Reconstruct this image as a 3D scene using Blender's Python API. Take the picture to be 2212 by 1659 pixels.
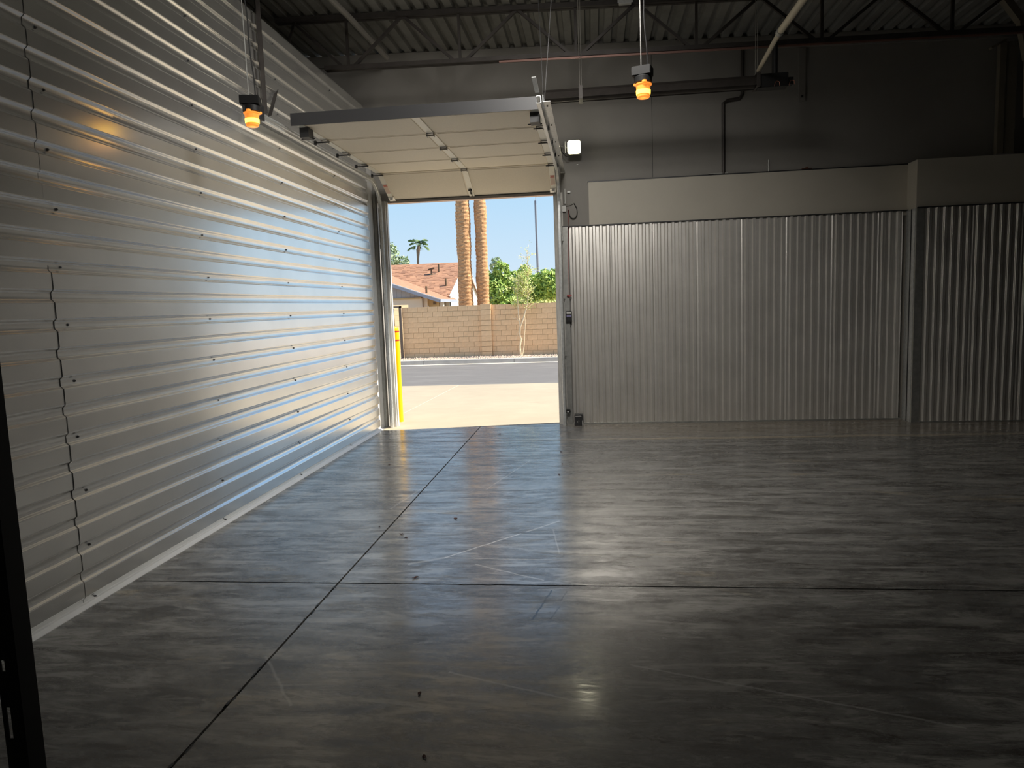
import bpy, bmesh, math, random
from mathutils import Vector, Matrix, noise
PI = math.pi
random.seed(7)
sc = bpy.context.scene
for o in list(bpy.data.objects): bpy.data.objects.remove(o)
C = sc.collection

# ------------------------------------------------------------------ camera
cd = bpy.data.cameras.new('camera'); cam = bpy.data.objects.new('camera', cd); C.objects.link(cam)
cd.sensor_width = 36; cd.sensor_fit = 'HORIZONTAL'; cd.lens = 24.713; cd.clip_start = 0.02; cd.clip_end = 500
RT = Vector((0.99297900, 0.11302348, -0.03490546)); UP = Vector((0.02204096, 0.11313240, 0.99333542)); FW = Vector((-0.11621916, 0.98713057, -0.10984695))
cam.matrix_world = Matrix(((RT.x, UP.x, -FW.x, 2.8686), (RT.y, UP.y, -FW.y, 0.0), (RT.z, UP.z, -FW.z, 1.6), (0, 0, 0, 1)))
sc.camera = cam

# ------------------------------------------------------------------ sky, sun, exposure
w = bpy.data.worlds.new('sky'); sc.world = w; w.use_nodes = True
nt = w.node_tree; nt.nodes.clear()
wo = nt.nodes.new('ShaderNodeOutputWorld'); bg = nt.nodes.new('ShaderNodeBackground')
geo = nt.nodes.new('ShaderNodeTexCoord'); sep = nt.nodes.new('ShaderNodeSeparateXYZ'); rmp = nt.nodes.new('ShaderNodeValToRGB')
nt.links.new(geo.outputs['Generated'], sep.inputs[0]); nt.links.new(sep.outputs['Z'], rmp.inputs[0])
nt.links.new(rmp.outputs[0], bg.inputs[0]); nt.links.new(bg.outputs[0], wo.inputs[0])
e = rmp.color_ramp.elements
e[0].position = 0.0; e[0].color = (0.74, 0.88, 1.0, 1); e[1].position = 1.0; e[1].color = (0.17, 0.36, 0.80, 1)
a = e.new(0.16); a.color = (0.50, 0.76, 1.0, 1); a = e.new(0.45); a.color = (0.30, 0.56, 0.96, 1)
bg.inputs[1].default_value = 0.68
sd = bpy.data.lights.new('sun', 'SUN'); sd.energy = 7.2; sd.angle = 0.009; sd.color = (1.0, 0.93, 0.80)
so = bpy.data.objects.new('sun', sd); C.objects.link(so)
el = math.radians(52)
SUN = Vector((math.cos(el) * 0.982, math.cos(el) * 0.19, math.sin(el)))
so.rotation_euler = SUN.to_track_quat('Z', 'Y').to_euler(); so.location = (20, 10, 25)
sc.view_settings.view_transform = 'Standard'; sc.view_settings.look = 'None'
sc.view_settings.gamma = 1; sc.view_settings.use_curve_mapping = False
sc.view_settings.exposure = 0.50
sc.cycles.max_bounces = 12; sc.cycles.diffuse_bounces = 6; sc.cycles.glossy_bounces = 6
sc.cycles.sample_clamp_indirect = 8

# ------------------------------------------------------------------ materials
def mat(name, col, rough=0.6, metal=0.0, var=0.0, vscale=5.0, bump=0.0, bscale=40.0, col2=None, stretch=(1, 1, 1), emit=None, es=0.0, spec=0.5, rvar=0.0):
    m = bpy.data.materials.new(name); m.use_nodes = True
    n = m.node_tree.nodes; l = m.node_tree.links; b = n['Principled BSDF']
    b.inputs['Base Color'].default_value = (*col, 1); b.inputs['Roughness'].default_value = rough
    b.inputs['Metallic'].default_value = metal; b.inputs['Specular IOR Level'].default_value = spec
    if emit: b.inputs['Emission Color'].default_value = (*emit, 1); b.inputs['Emission Strength'].default_value = es
    if var or bump or col2 or rvar:
        tc = n.new('ShaderNodeTexCoord'); mp = n.new('ShaderNodeMapping'); l.new(tc.outputs['Object'], mp.inputs[0]); mp.inputs['Scale'].default_value = stretch
    if var or col2:
        nz = n.new('ShaderNodeTexNoise'); nz.inputs['Scale'].default_value = vscale; nz.inputs['Detail'].default_value = 6; nz.inputs['Roughness'].default_value = 0.65
        l.new(mp.outputs[0], nz.inputs['Vector'])
        cr = n.new('ShaderNodeValToRGB'); l.new(nz.outputs[0], cr.inputs[0])
        c2 = col2 or tuple(min(1, c * (1 + var)) for c in col); c1 = col if col2 else tuple(c * (1 - var) for c in col)
        cr.color_ramp.elements[0].position = 0.33; cr.color_ramp.elements[0].color = (*c1, 1)
        cr.color_ramp.elements[1].position = 0.67; cr.color_ramp.elements[1].color = (*c2, 1)
        l.new(cr.outputs[0], b.inputs['Base Color'])
        if rvar:
            mr = n.new('ShaderNodeMapRange'); l.new(nz.outputs[0], mr.inputs[0]); mr.inputs[1].default_value = 0.3; mr.inputs[2].default_value = 0.7
            mr.inputs[3].default_value = max(0.02, rough - rvar); mr.inputs[4].default_value = rough + rvar; l.new(mr.outputs[0], b.inputs['Roughness'])
    if bump:
        nb = n.new('ShaderNodeTexNoise'); nb.inputs['Scale'].default_value = bscale; nb.inputs['Detail'].default_value = 4; l.new(mp.outputs[0], nb.inputs['Vector'])
        bp = n.new('ShaderNodeBump'); bp.inputs['Strength'].default_value = bump; bp.inputs['Distance'].default_value = 0.01
        l.new(nb.outputs[0], bp.inputs['Height']); l.new(bp.outputs[0], b.inputs['Normal'])
    return m

M = {}
M['sheet'] = mat('galvalume_sheet', (0.90, 0.90, 0.88), 0.25, 0.86, var=0.05, vscale=2.2, bump=0.04, bscale=2.5)
M['wainscot'] = mat('corrugated_sheet', (0.80, 0.775, 0.73), 0.38, 0.66, var=0.06, vscale=3)
M['galv'] = mat('galvanised_steel', (0.80, 0.81, 0.80), 0.34, 0.55, var=0.12, vscale=30)
M['galvdull'] = mat('dull_galvanised_steel', (0.42, 0.42, 0.40), 0.5, 0.7, var=0.15, vscale=14)
M['jamb'] = mat('weathered_jamb', (0.66, 0.64, 0.60), 0.6, 0.2, var=0.16, vscale=12, stretch=(4, 4, 0.6))
M['whitetrim'] = mat('white_trim', (0.90, 0.90, 0.88), 0.35, 0.0)
M['paint'] = mat('dark_wall_paint', (0.30, 0.285, 0.262), 0.7, 0, var=0.06, vscale=1.5)
M['black_paint'] = mat('black_wall_paint', (0.05, 0.048, 0.045), 0.7, 0, var=0.06, vscale=1.5)
M['panel'] = mat('pale_panel', (0.60, 0.56, 0.475), 0.6, 0, var=0.03, vscale=2)
M['deck'] = mat('painted_roof_deck', (0.25, 0.25, 0.235), 0.6, 0.1, var=0.2, vscale=2)
M['joist'] = mat('joist_steel', (0.06, 0.052, 0.047), 0.5, 0.3, var=0.2, vscale=8)
M['ledger'] = mat('ledger_steel', (0.28, 0.265, 0.24), 0.6, 0.1)
M['red_iron'] = mat('red_oxide_steel', (0.30, 0.17, 0.14), 0.4, 0.4)
M['doorpanel'] = mat('door_panel_skin', (0.88, 0.81, 0.68), 0.55, 0.0, var=0.03, vscale=60, bump=0.08, bscale=300)
M['stile'] = mat('door_stile', (0.92, 0.90, 0.82), 0.4, 0.1, var=0.04, vscale=60)
M['black'] = mat('black_metal', (0.018, 0.018, 0.018), 0.5, 0.1)
M['darkgrey'] = mat('dark_grey_metal', (0.05, 0.05, 0.052), 0.45, 0.3)
M['rubber'] = mat('door_seal_rubber', (0.035, 0.033, 0.032), 0.6)
M['pink'] = mat('astragal_cover', (0.72, 0.55, 0.47), 0.6)
M['hinge'] = mat('hinge_steel', (0.30, 0.29, 0.27), 0.35, 0.9, var=0.3, vscale=60)
M['pipe'] = mat('cream_pipe', (0.62, 0.56, 0.43), 0.4)
M['yellow'] = mat('bollard_yellow', (1.0, 0.56, 0.0), 0.35)
M['redband'] = mat('red_band', (0.50, 0.03, 0.01), 0.5)
M['amber'] = mat('amber_glass', (1.0, 0.40, 0.08), 0.15, emit=(1.0, 0.30, 0.04), es=0.55)
M['amberhot'] = mat('amber_lamp_glow', (1.0, 0.6, 0.1), 0.3, emit=(1.0, 0.70, 0.08), es=2.6)
M['flood'] = mat('floodlight_lens', (1, 1, 0.9), 0.3, emit=(1.0, 0.92, 0.55), es=5)
M['warm_glint'] = mat('glint_clip', (0.75, 0.35, 0.25), 0.25, 0.9)  # pinkish and orange reflected light put into the metal's base colour
M['redcord'] = mat('red_cord', (0.40, 0.10, 0.09), 0.6)
M['redgrip'] = mat('red_pull_handle', (0.35, 0.02, 0.02), 0.4)
M['white'] = mat('white_plastic', (0.75, 0.75, 0.72), 0.4)
M['blue'] = mat('lilac_label', (0.30, 0.28, 0.50), 0.5)
M['decalred'] = mat('label_red', (0.62, 0.10, 0.07), 0.5)
M['decalpaper'] = mat('label_paper', (0.78, 0.62, 0.52), 0.5)
M['column'] = mat('pale_column', (0.20, 0.175, 0.13), 0.6, var=0.1, vscale=4)
M['leafdry'] = mat('dry_leaf', (0.09, 0.035, 0.025), 0.7)
# outside
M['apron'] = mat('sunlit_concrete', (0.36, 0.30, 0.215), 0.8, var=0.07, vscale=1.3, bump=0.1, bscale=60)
M['apronjoint'] = mat('apron_joint', (0.62, 0.56, 0.46), 0.8)
M['asphalt'] = mat('asphalt', (0.128, 0.120, 0.114), 0.9, var=0.13, vscale=3, stretch=(0.5, 3, 1), bump=0.3, bscale=90)
M['curb'] = mat('curb_concrete', (0.42, 0.39, 0.35), 0.85, var=0.1, vscale=4)
M['gutter'] = mat('gutter_concrete', (0.52, 0.46, 0.37), 0.85, var=0.08, vscale=4)
M['gravel'] = mat('gravel', (0.52, 0.40, 0.31), 0.9, var=0.3, vscale=30)
M['soil'] = mat('soil', (0.42, 0.33, 0.24), 0.9, var=0.1, vscale=2)
M['mortar'] = mat('mortar', (0.48, 0.33, 0.20), 0.9)
BLK = [mat('block_tan_%s' % nm, c, 0.9, var=0.07, vscale=9, bump=0.25, bscale=120) for nm, c in (('light', (0.88, 0.605, 0.345)), ('mid', (0.86, 0.59, 0.335)), ('dark', (0.835, 0.57, 0.32)))]
M['gate'] = mat('gate_frame_paint', (0.17, 0.13, 0.10), 0.7)
M['creamblock'] = mat('cream_block', (0.60, 0.47, 0.29), 0.8, var=0.05, vscale=5)
M['bark'] = mat('palm_bark', (0.34, 0.17, 0.075), 0.95, col2=(0.80, 0.46, 0.22), vscale=7, stretch=(1.2, 1.2, 3.5), bump=0.9, bscale=30)
M['shingle'] = mat('roof_shingle', (0.26, 0.125, 0.07), 0.9, col2=(0.40, 0.21, 0.12), vscale=3.2, stretch=(1, 1, 3), bump=0.2, bscale=20)
M['fascia'] = mat('fascia_paint', (0.34, 0.38, 0.46), 0.5)
M['fasciatop'] = mat('drip_edge', (0.8, 0.82, 0.85), 0.5)
M['siding'] = mat('grey_siding', (0.37, 0.38, 0.40), 0.7)
M['stucco'] = mat('cream_stucco', (0.70, 0.62, 0.50), 0.8)
M['stuccodark'] = mat('ochre_stucco', (0.50, 0.38, 0.20), 0.8)
M['white_stucco'] = mat('white_stucco', (0.62, 0.61, 0.53), 0.8)
M['vent'] = mat('roof_vent', (0.13, 0.09, 0.05), 0.6)
def leafmat(name, c1, c2, sc_=6):
    m = mat(name, c1, 0.55, col2=c2, vscale=sc_); b = m.node_tree.nodes['Principled BSDF']
    b.inputs['Transmission Weight'].default_value = 0.0
    return m
M['leaf'] = leafmat('citrus_leaf', (0.13, 0.26, 0.04), (0.55, 0.70, 0.14), 4)
M['leafsap'] = leafmat('sapling_leaf', (0.34, 0.40, 0.09), (0.72, 0.73, 0.25), 8)
M['leafgrey'] = leafmat('grey_green_leaf', (0.22, 0.32, 0.17), (0.48, 0.58, 0.36), 2)
M['frond'] = leafmat('palm_frond', (0.05, 0.10, 0.03), (0.16, 0.24, 0.08), 2)
M['sapbark'] = mat('sapling_bark', (0.85, 0.68, 0.45), 0.8, var=0.2, vscale=10)
M['trunk'] = mat('tree_trunk', (0.20, 0.14, 0.09), 0.9, var=0.2, vscale=10)
M['pole'] = mat('light_pole', (0.20, 0.21, 0.24), 0.5)

def smudge(m, scale, st, lo, hi, fac, dark):
    n = m.node_tree.nodes; l = m.node_tree.links; b = n['Principled BSDF']; src = b.inputs['Base Color'].links[0].from_socket
    g = n.new('ShaderNodeNewGeometry'); mp = n.new('ShaderNodeMapping'); mp.inputs['Scale'].default_value = st; l.new(g.outputs['Position'], mp.inputs[0])
    t = n.new('ShaderNodeTexNoise'); t.inputs['Scale'].default_value = scale; t.inputs['Detail'].default_value = 8; t.inputs['Roughness'].default_value = 0.7; t.inputs['Distortion'].default_value = 0.5; l.new(mp.outputs[0], t.inputs['Vector'])
    r_ = n.new('ShaderNodeMapRange'); l.new(t.outputs[0], r_.inputs[0])
    for i, v in enumerate((lo, hi, 0, fac)): r_.inputs[i + 1].default_value = v
    x = n.new('ShaderNodeMix'); x.data_type = 'RGBA'; l.new(r_.outputs[0], x.inputs[0]); l.new(src, x.inputs[6]); x.inputs[7].default_value = (*dark, 1); l.new(x.outputs[2], b.inputs['Base Color'])
smudge(M['apron'], 0.9, (0.5, 1.1, 1), 0.62, 0.72, 0.55, (0.20, 0.16, 0.12))
smudge(M['asphalt'], 1.0, (0.35, 1.6, 1), 0.52, 0.66, 0.6, (0.20, 0.19, 0.175))
def floor_material():
    m = bpy.data.materials.new('polished_concrete'); m.use_nodes = True
    n = m.node_tree.nodes; l = m.node_tree.links; b = n['Principled BSDF']
    g = n.new('ShaderNodeNewGeometry'); pos = g.outputs['Position']
    def nz(scale, detail=6, st=(1, 1, 1), rough=0.6, dist=0.0):
        mp = n.new('ShaderNodeMapping'); mp.inputs['Scale'].default_value = st; l.new(pos, mp.inputs[0])
        t = n.new('ShaderNodeTexNoise'); t.inputs['Scale'].default_value = scale; t.inputs['Detail'].default_value = detail
        t.inputs['Roughness'].default_value = rough; t.inputs['Distortion'].default_value = dist; l.new(mp.outputs[0], t.inputs['Vector']); return t.outputs[0]
    def mr(x, a0, a1, b0, b1):
        t = n.new('ShaderNodeMapRange'); l.new(x, t.inputs[0])
        for i, v in enumerate((a0, a1, b0, b1)): t.inputs[i + 1].default_value = v
        return t.outputs[0]
    def mx(f, c1, c2, mode='MIX'):
        t = n.new('ShaderNodeMix'); t.data_type = 'RGBA'; t.blend_type = mode
        for s, v in (('Factor', f), ('A', c1), ('B', c2)):
            i = [q for q in t.inputs if q.name == s and (q.type == 'VALUE' if s == 'Factor' else q.type == 'RGBA')][0]
            if hasattr(v, 'links'): l.new(v, i)
            elif s == 'Factor': i.default_value = v
            else: i.default_value = (*v, 1)
        return [q for q in t.outputs if q.type == 'RGBA'][0]
    def math_(op, x, y=None):
        t = n.new('ShaderNodeMath'); t.operation = op
        for i, v in enumerate((x, y)):
            if v is None: continue
            if hasattr(v, 'links'): l.new(v, t.inputs[i])
            else: t.inputs[i].default_value = v
        return t.outputs[0]
    big = nz(0.9, 5, dist=0.6); mid = nz(3.2, 8, (0.8, 1.6, 1), 0.7, 0.8); fine = nz(26, 5, (0.6, 1.4, 1), 0.7); patch = nz(1.6, 9, (0.7, 1.8, 1), 0.72, 1.5)
    col = mx(mr(big, 0.3, 0.7, 0, 1), (0.092, 0.088, 0.083), (0.175, 0.172, 0.163))
    col = mx(mr(mid, 0.40, 0.66, 0, 0.8), col, (0.34, 0.335, 0.32))
    col = mx(mr(fine, 0.35, 0.65, 0, 0.35), col, (0.09, 0.085, 0.078))
    col = mx(mr(patch, 0.60, 0.68, 0, 0.55), col, (0.42, 0.385, 0.31))
    streak = nz(3.0, 10, (0.45, 2.6, 1), 0.74, 0.6)
    col = mx(mr(streak, 0.515, 0.60, 0, 0.85), col, (0.40, 0.39, 0.365))
    col = mx(mr(streak, 0.47, 0.40, 0, 0.75), col, (0.065, 0.057, 0.050))
    tan = nz(1.1, 8, (0.5, 2.0, 1), 0.7, 1.0)
    col = mx(mr(tan, 0.60, 0.66, 0, 0.65), col, (0.42, 0.36, 0.26))
    sc2 = nz(11.0, 8, (0.5, 1.7, 1), 0.78, 0.9)
    col = mx(mr(sc2, 0.54, 0.60, 0, 0.6), col, (0.36, 0.355, 0.335))
    col = mx(mr(sc2, 0.45, 0.40, 0, 0.5), col, (0.07, 0.062, 0.055))
    # stains: dark spots
    vor = n.new('ShaderNodeTexVoronoi'); vor.inputs['Scale'].default_value = 1.7; l.new(pos, vor.inputs['Vector'])
    spot = math_('MULTIPLY', mr(vor.outputs['Distance'], 0.03, 0.05, 1, 0), 0.6)
    col = mx(spot, col, (0.03, 0.025, 0.022))
    # dusty band beside the saw cut near the back wall, and worn strip in front of it
    sx = n.new('ShaderNodeSeparateXYZ'); l.new(pos, sx.inputs[0])
    yy = math_('ADD', sx.outputs['Y'], math_('MULTIPLY', math_('SUBTRACT', nz(1.5, 5), 0.5), 0.16))
    d = math_('ABSOLUTE', math_('SUBTRACT', yy, 8.27))
    band = math_('MULTIPLY', mr(d, 0.02, 0.09, 1, 0), mr(sx.outputs['X'], 1.6, 3.2, 0.0, 0.9))
    col = mx(math_('MULTIPLY', band, mr(fine, 0.3, 0.6, 0.3, 1)), col, (0.55, 0.47, 0.35))
    col = mx(math_('MULTIPLY', mr(sx.outputs['Y'], 8.3, 8.5, 0, 0.45), mr(sx.outputs['X'], 2.2, 2.9, 0, 1)), col, (0.36, 0.30, 0.22))
    # scratches as thin pale lines (segment distance)
    def seg(x0, y0, x1, y1, wd, st):
        L = math.hypot(x1 - x0, y1 - y0); ux, uy = (x1 - x0) / L, (y1 - y0) / L
        dx = math_('SUBTRACT', sx.outputs['X'], x0); dy = math_('SUBTRACT', sx.outputs['Y'], y0)
        t = math_('ADD', math_('MULTIPLY', dx, ux), math_('MULTIPLY', dy, uy))
        q = math_('ABSOLUTE', math_('ADD', math_('ADD', math_('MULTIPLY', dx, -uy), math_('MULTIPLY', dy, ux)), math_('MULTIPLY', math_('SUBTRACT', nz(9, 3), 0.5), 0.02)))
        inside = math_('MULTIPLY', math_('GREATER_THAN', t, 0), math_('LESS_THAN', t, L))
        return math_('MULTIPLY', math_('MULTIPLY', mr(q, wd * 0.4, wd, 1, 0), inside), st)
    for s in ((1.67, 4.19, 1.90, 4.32, 0.02, 0.35), (1.88, 4.305, 2.33, 4.80, 0.009, 0.75), (2.36, 4.83, 2.59, 5.09, 0.012, 0.5), (1.9, 4.31, 2.7, 4.28, 0.008, 0.4), (2.1, 4.2, 2.55, 3.95, 0.008, 0.4),
              (1.2, 5.4, 1.35, 6.3, 0.01, 0.3), (1.9, 6.0, 2.2, 7.2, 0.008, 0.35), (2.2, 2.9, 2.9, 2.65, 0.008, 0.35), (3.0, 3.0, 4.2, 2.6, 0.008, 0.3), (2.55, 4.9, 2.62, 4.4, 0.006, 0.3), (1.3, 3.0, 1.6, 2.6, 0.008, 0.3)):
        col = mx(seg(*s), col, (0.75, 0.74, 0.72))
    for s in ((2.605, 3.81, 2.525, 3.43, 0.007, 0.9), (2.69, 3.8, 2.66, 3.66, 0.005, 0.6), (2.66, 3.6, 2.62, 3.44, 0.005, 0.6)):
        col = mx(seg(*s), col, (0.02, 0.017, 0.015))
    l.new(col, b.inputs['Base Color'])
    r = math_('ADD', mr(mid, 0.36, 0.64, 0.23, 0.12), mr(patch, 0.5, 0.66, 0, 0.08)); r = math_('ADD', r, mr(sc2, 0.42, 0.58, 0.05, -0.03)); r = math_('ADD', r, mr(streak, 0.42, 0.58, 0.09, -0.02)); r = math_('ADD', r, math_('MULTIPLY', band, 0.1))
    l.new(r, b.inputs['Roughness'])
    bp = n.new('ShaderNodeBump'); bp.inputs['Strength'].default_value = 0.10; bp.inputs['Distance'].default_value = 0.006; b.inputs['Specular IOR Level'].default_value = 1.0
    l.new(nz(7, 6, (0.6, 1.6, 1)), bp.inputs['Height']); l.new(bp.outputs[0], b.inputs['Normal'])
    return m
M['floor'] = floor_material()

# ------------------------------------------------------------------ mesh helpers (world coordinates in, one object out)
class MB:
    def __init__(s): s.v = []; s.f = []; s.mi = []; s.cur = 0
    def add(s, vs, fs):
        b = len(s.v); s.v += [tuple(x) for x in vs]; s.f += [tuple(b + i for i in f) for f in fs]; s.mi += [s.cur] * len(fs); return s
    def box(s, x0, x1, y0, y1, z0, z1):
        return s.add([(x, y, z) for x in (x0, x1) for y in (y0, y1) for z in (z0, z1)], [(0, 1, 3, 2), (4, 6, 7, 5), (0, 4, 5, 1), (2, 3, 7, 6), (0, 2, 6, 4), (1, 5, 7, 3)])
    def obox(s, c, u, v, n, a, b, d):      # oriented box, half sizes a b d
        c, u, v, n = Vector(c), Vector(u).normalized(), Vector(v).normalized(), Vector(n).normalized()
        return s.add([c + u * i * a + v * j * b + n * k * d for i in (-1, 1) for j in (-1, 1) for k in (-1, 1)], [(0, 1, 3, 2), (4, 6, 7, 5), (0, 4, 5, 1), (2, 3, 7, 6), (0, 2, 6, 4), (1, 5, 7, 3)])
    def bar(s, p, q, w_, h_, up=(0, 0, 1)):
        p, q = Vector(p), Vector(q); d = (q - p).normalized(); side = d.cross(Vector(up))
        if side.length < 1e-4: side = d.cross(Vector((0, 1, 0)))
        side.normalize(); n = side.cross(d)
        return s.obox((p + q) / 2, d, side, n, (q - p).length / 2, w_ / 2, h_ / 2)
    def tube(s, pts, r, seg=10, caps=True):
        pts = [Vector(p) for p in pts]; rs = r if isinstance(r, (list, tuple)) else [r] * len(pts)
        b = len(s.v); ref = None
        for i, p in enumerate(pts):
            t = (pts[min(i + 1, len(pts) - 1)] - pts[max(i - 1, 0)]).normalized()
            if ref is None: ref = t.cross(Vector((0, 0, 1)) if abs(t.z) < 0.9 else Vector((1, 0, 0))).normalized()
            ref = (ref - t * ref.dot(t)).normalized(); o = t.cross(ref)
            for k in range(seg):
                an = 2 * PI * k / seg; s.v.append(tuple(p + (ref * math.cos(an) + o * math.sin(an)) * rs[i]))
        for i in range(len(pts) - 1):
            for k in range(seg):
                k2 = (k + 1) % seg; s.f.append((b + i * seg + k, b + i * seg + k2, b + (i + 1) * seg + k2, b + (i + 1) * seg + k)); s.mi.append(s.cur)
        if caps:
            s.f.append(tuple(b + k for k in reversed(range(seg)))); s.f.append(tuple(b + (len(pts) - 1) * seg + k for k in range(seg))); s.mi += [s.cur] * 2
        return s
    def lathe(s, c, prof, seg=24):       # prof: (r, z) list, about vertical axis through c
        return s.tube([(c[0], c[1], c[2] + z) for r, z in prof], [r for r, z in prof], seg)
    def extr(s, prof, axis, a0, a1, closed=True):   # profile of 2d points extruded along axis
        def P(p, a): return {'x': (a, p[0], p[1]), 'y': (p[0], a, p[1]), 'z': (p[0], p[1], a)}[axis]
        n = len(prof); vs = [P(p, a0) for p in prof] + [P(p, a1) for p in prof]
        fs = [(i, (i + 1) % n, n + (i + 1) % n, n + i) for i in range(n if closed else n - 1)]
        if closed: fs += [tuple(reversed(range(n))), tuple(range(n, 2 * n))]
        return s.add(vs, fs)
    def build(s, name, m, parent=None, smooth=False, origin=None, bevel=0.0):
        me = bpy.data.meshes.new(name)
        if origin is None:
            if parent is not None: origin = Vector(wloc(parent))
            else:
                xs, ys, zs = zip(*s.v); origin = Vector(((min(xs) + max(xs)) / 2, (min(ys) + max(ys)) / 2, min(zs)))
        origin = Vector(origin)
        me.from_pydata([tuple(Vector(v) - origin) for v in s.v], [], s.f)
        ms = m if isinstance(m, list) else [m]
        for q in ms: me.materials.append(q)
        if len(ms) > 1: me.polygons.foreach_set('material_index', s.mi)
        bm = bmesh.new(); bm.from_mesh(me); bmesh.ops.recalc_face_normals(bm, faces=bm.faces)
        if bevel: bmesh.ops.bevel(bm, geom=list(bm.edges), offset=bevel, segments=2, affect='EDGES', clamp_overlap=True)
        bm.to_mesh(me); bm.free()
        if smooth:
            me.polygons.foreach_set('use_smooth', [True] * len(me.polygons))
            try: me.set_sharp_from_angle(angle=math.radians(40))
            except Exception: pass
        o = bpy.data.objects.new(name, me); C.objects.link(o)
        if parent is not None: o.parent = parent; o.location = origin - Vector(wloc(parent))
        else: o.location = origin
        return o
def wloc(o):
    p = Vector(o.location); q = o.parent
    while q: p += Vector(q.location); q = q.parent
    return p
def tag(o, label=None, cat=None, group=None, kind=None):
    if label: o['label'] = label
    if cat: o['category'] = cat
    if group: o['group'] = group
    if kind: o['kind'] = kind
    return o
def thing(name, label, cat, loc, group=None, kind=None):
    o = bpy.data.objects.new(name, None); C.objects.link(o); o.location = loc; o.empty_display_size = 0.1
    return tag(o, label, cat, group, kind)
def struct(o, label, cat=None):
    return tag(o, label, cat, None, 'structure')
def clone(o, parent, delta=(0, 0, 0)):     # a copy of a part (and its sub-parts) under parent, sharing mesh data
    c = o.copy(); C.objects.link(c); c.parent = parent; c.location = Vector(o.location) + Vector(delta)
    for ch in [q for q in o.children]:
        d = ch.copy(); C.objects.link(d); d.parent = c
    return c

# ------------------------------------------------------------------ shell
YB = 9.40
# floor: sub slab with six slabs separated by saw cuts
fl = MB().box(-6.2, 11.2, -3.2, 9.50, -0.30, -0.03).build('floor', M['black']); struct(fl, 'polished grey concrete warehouse floor with dark saw-cut joints')
xs_ = [-6.2, 1.330, 11.2]; ys_ = [-3.2, 3.878, 8.222, 9.50]; g_ = 0.006
for i in range(2):
    for j in range(3):
        gg = g_ if j < 2 else 0.0035
        MB().box(xs_[i] + (g_ if i else 0), xs_[i + 1] - (g_ if i == 0 else 0), ys_[j] + (g_ if j else 0), ys_[j + 1] - (gg if j < 2 else 0), -0.031, 0).build('floor_slab', M['floor'], fl)
sun_wedge = MB().add([(x, y, z) for z in (-0.02, 0.0006) for x, y in ((0.03, 9.08), (2.39, 9.40), (2.50, 9.50), (0.03, 9.50))], [(0, 1, 2, 3), (4, 5, 6, 7), (0, 1, 5, 4), (1, 2, 6, 5), (2, 3, 7, 6), (3, 0, 4, 7)]).build('sun_patch_wedge', M['apron'], fl)  # pale wedge painting the sun patch on the floor inside the doorway
# chipped joint edges
rc = random.Random(3)
mb = MB()
for k in range(46):
    if k < 26: x = rc.uniform(1.6, 7.5); y = 3.878 + rc.choice((-1, 1)) * 0.005
    else: x = 1.330 + rc.choice((-1, 1)) * 0.005; y = rc.uniform(1.9, 3.9)
    a = rc.uniform(0.012, 0.05) if k < 26 else 0.007; b = 0.006 if k < 26 else rc.uniform(0.01, 0.04)
    mb.add([(x + a * math.cos(t) * rc.uniform(.6, 1), y + b * math.sin(t) * rc.uniform(.6, 1), 0.0008) for t in [q * PI / 4 for q in range(8)]], [tuple(range(8))])
chip = mb.build('joint_chips', M['black'], fl); chip['kind'] = 'stuff'

# left wall: framing behind, corrugated sheets in rows on it
ZT = 4.23; P = 0.15625; Z0 = 0.0216
wl = MB()
wl.box(-0.16, -0.06, -3.2, 9.05, 0, ZT)
wl = wl.build('wall_left', M['paint']); struct(wl, 'left partition of horizontal corrugated galvanised sheets')
DV = 0.0175
def sheet_profile(za, zb):
    pts = []; k0 = int(math.floor((za - Z0) / P)) - 1
    z = []
    for k in range(k0, k0 + 12):
        c = Z0 + k * P
        z += [(c - 0.040, 0.0)] + [(c - 0.0365 + 0.020 * t, -DV * (t * t * (3 - 2 * t))) for t in (0.0, 0.22, 0.5, 0.78, 1.0)] + [(c + 0.0165 + 0.020 * t, -DV * (1 - t * t * (3 - 2 * t))) for t in (0.0, 0.22, 0.5, 0.78, 1.0)] + [(c + 0.040, 0.0)]
    def f(zz):
        for (a0, x0), (a1, x1) in zip(z, z[1:]):
            if a0 <= zz <= a1: return x0 + (x1 - x0) * (zz - a0) / (a1 - a0)
        return 0.0
    out = [(f(za), za)] + [(x, zz) for zz, x in z if za < zz < zb] + [(f(zb), zb)]
    return out
rows = []; z = 0.018; 
while z < ZT - 0.05:
    z1 = min(ZT, Z0 + (round((z - Z0) / P) + 6) * P + 0.006); rows.append((z, z1)); z = z1 - 0.012
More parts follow.
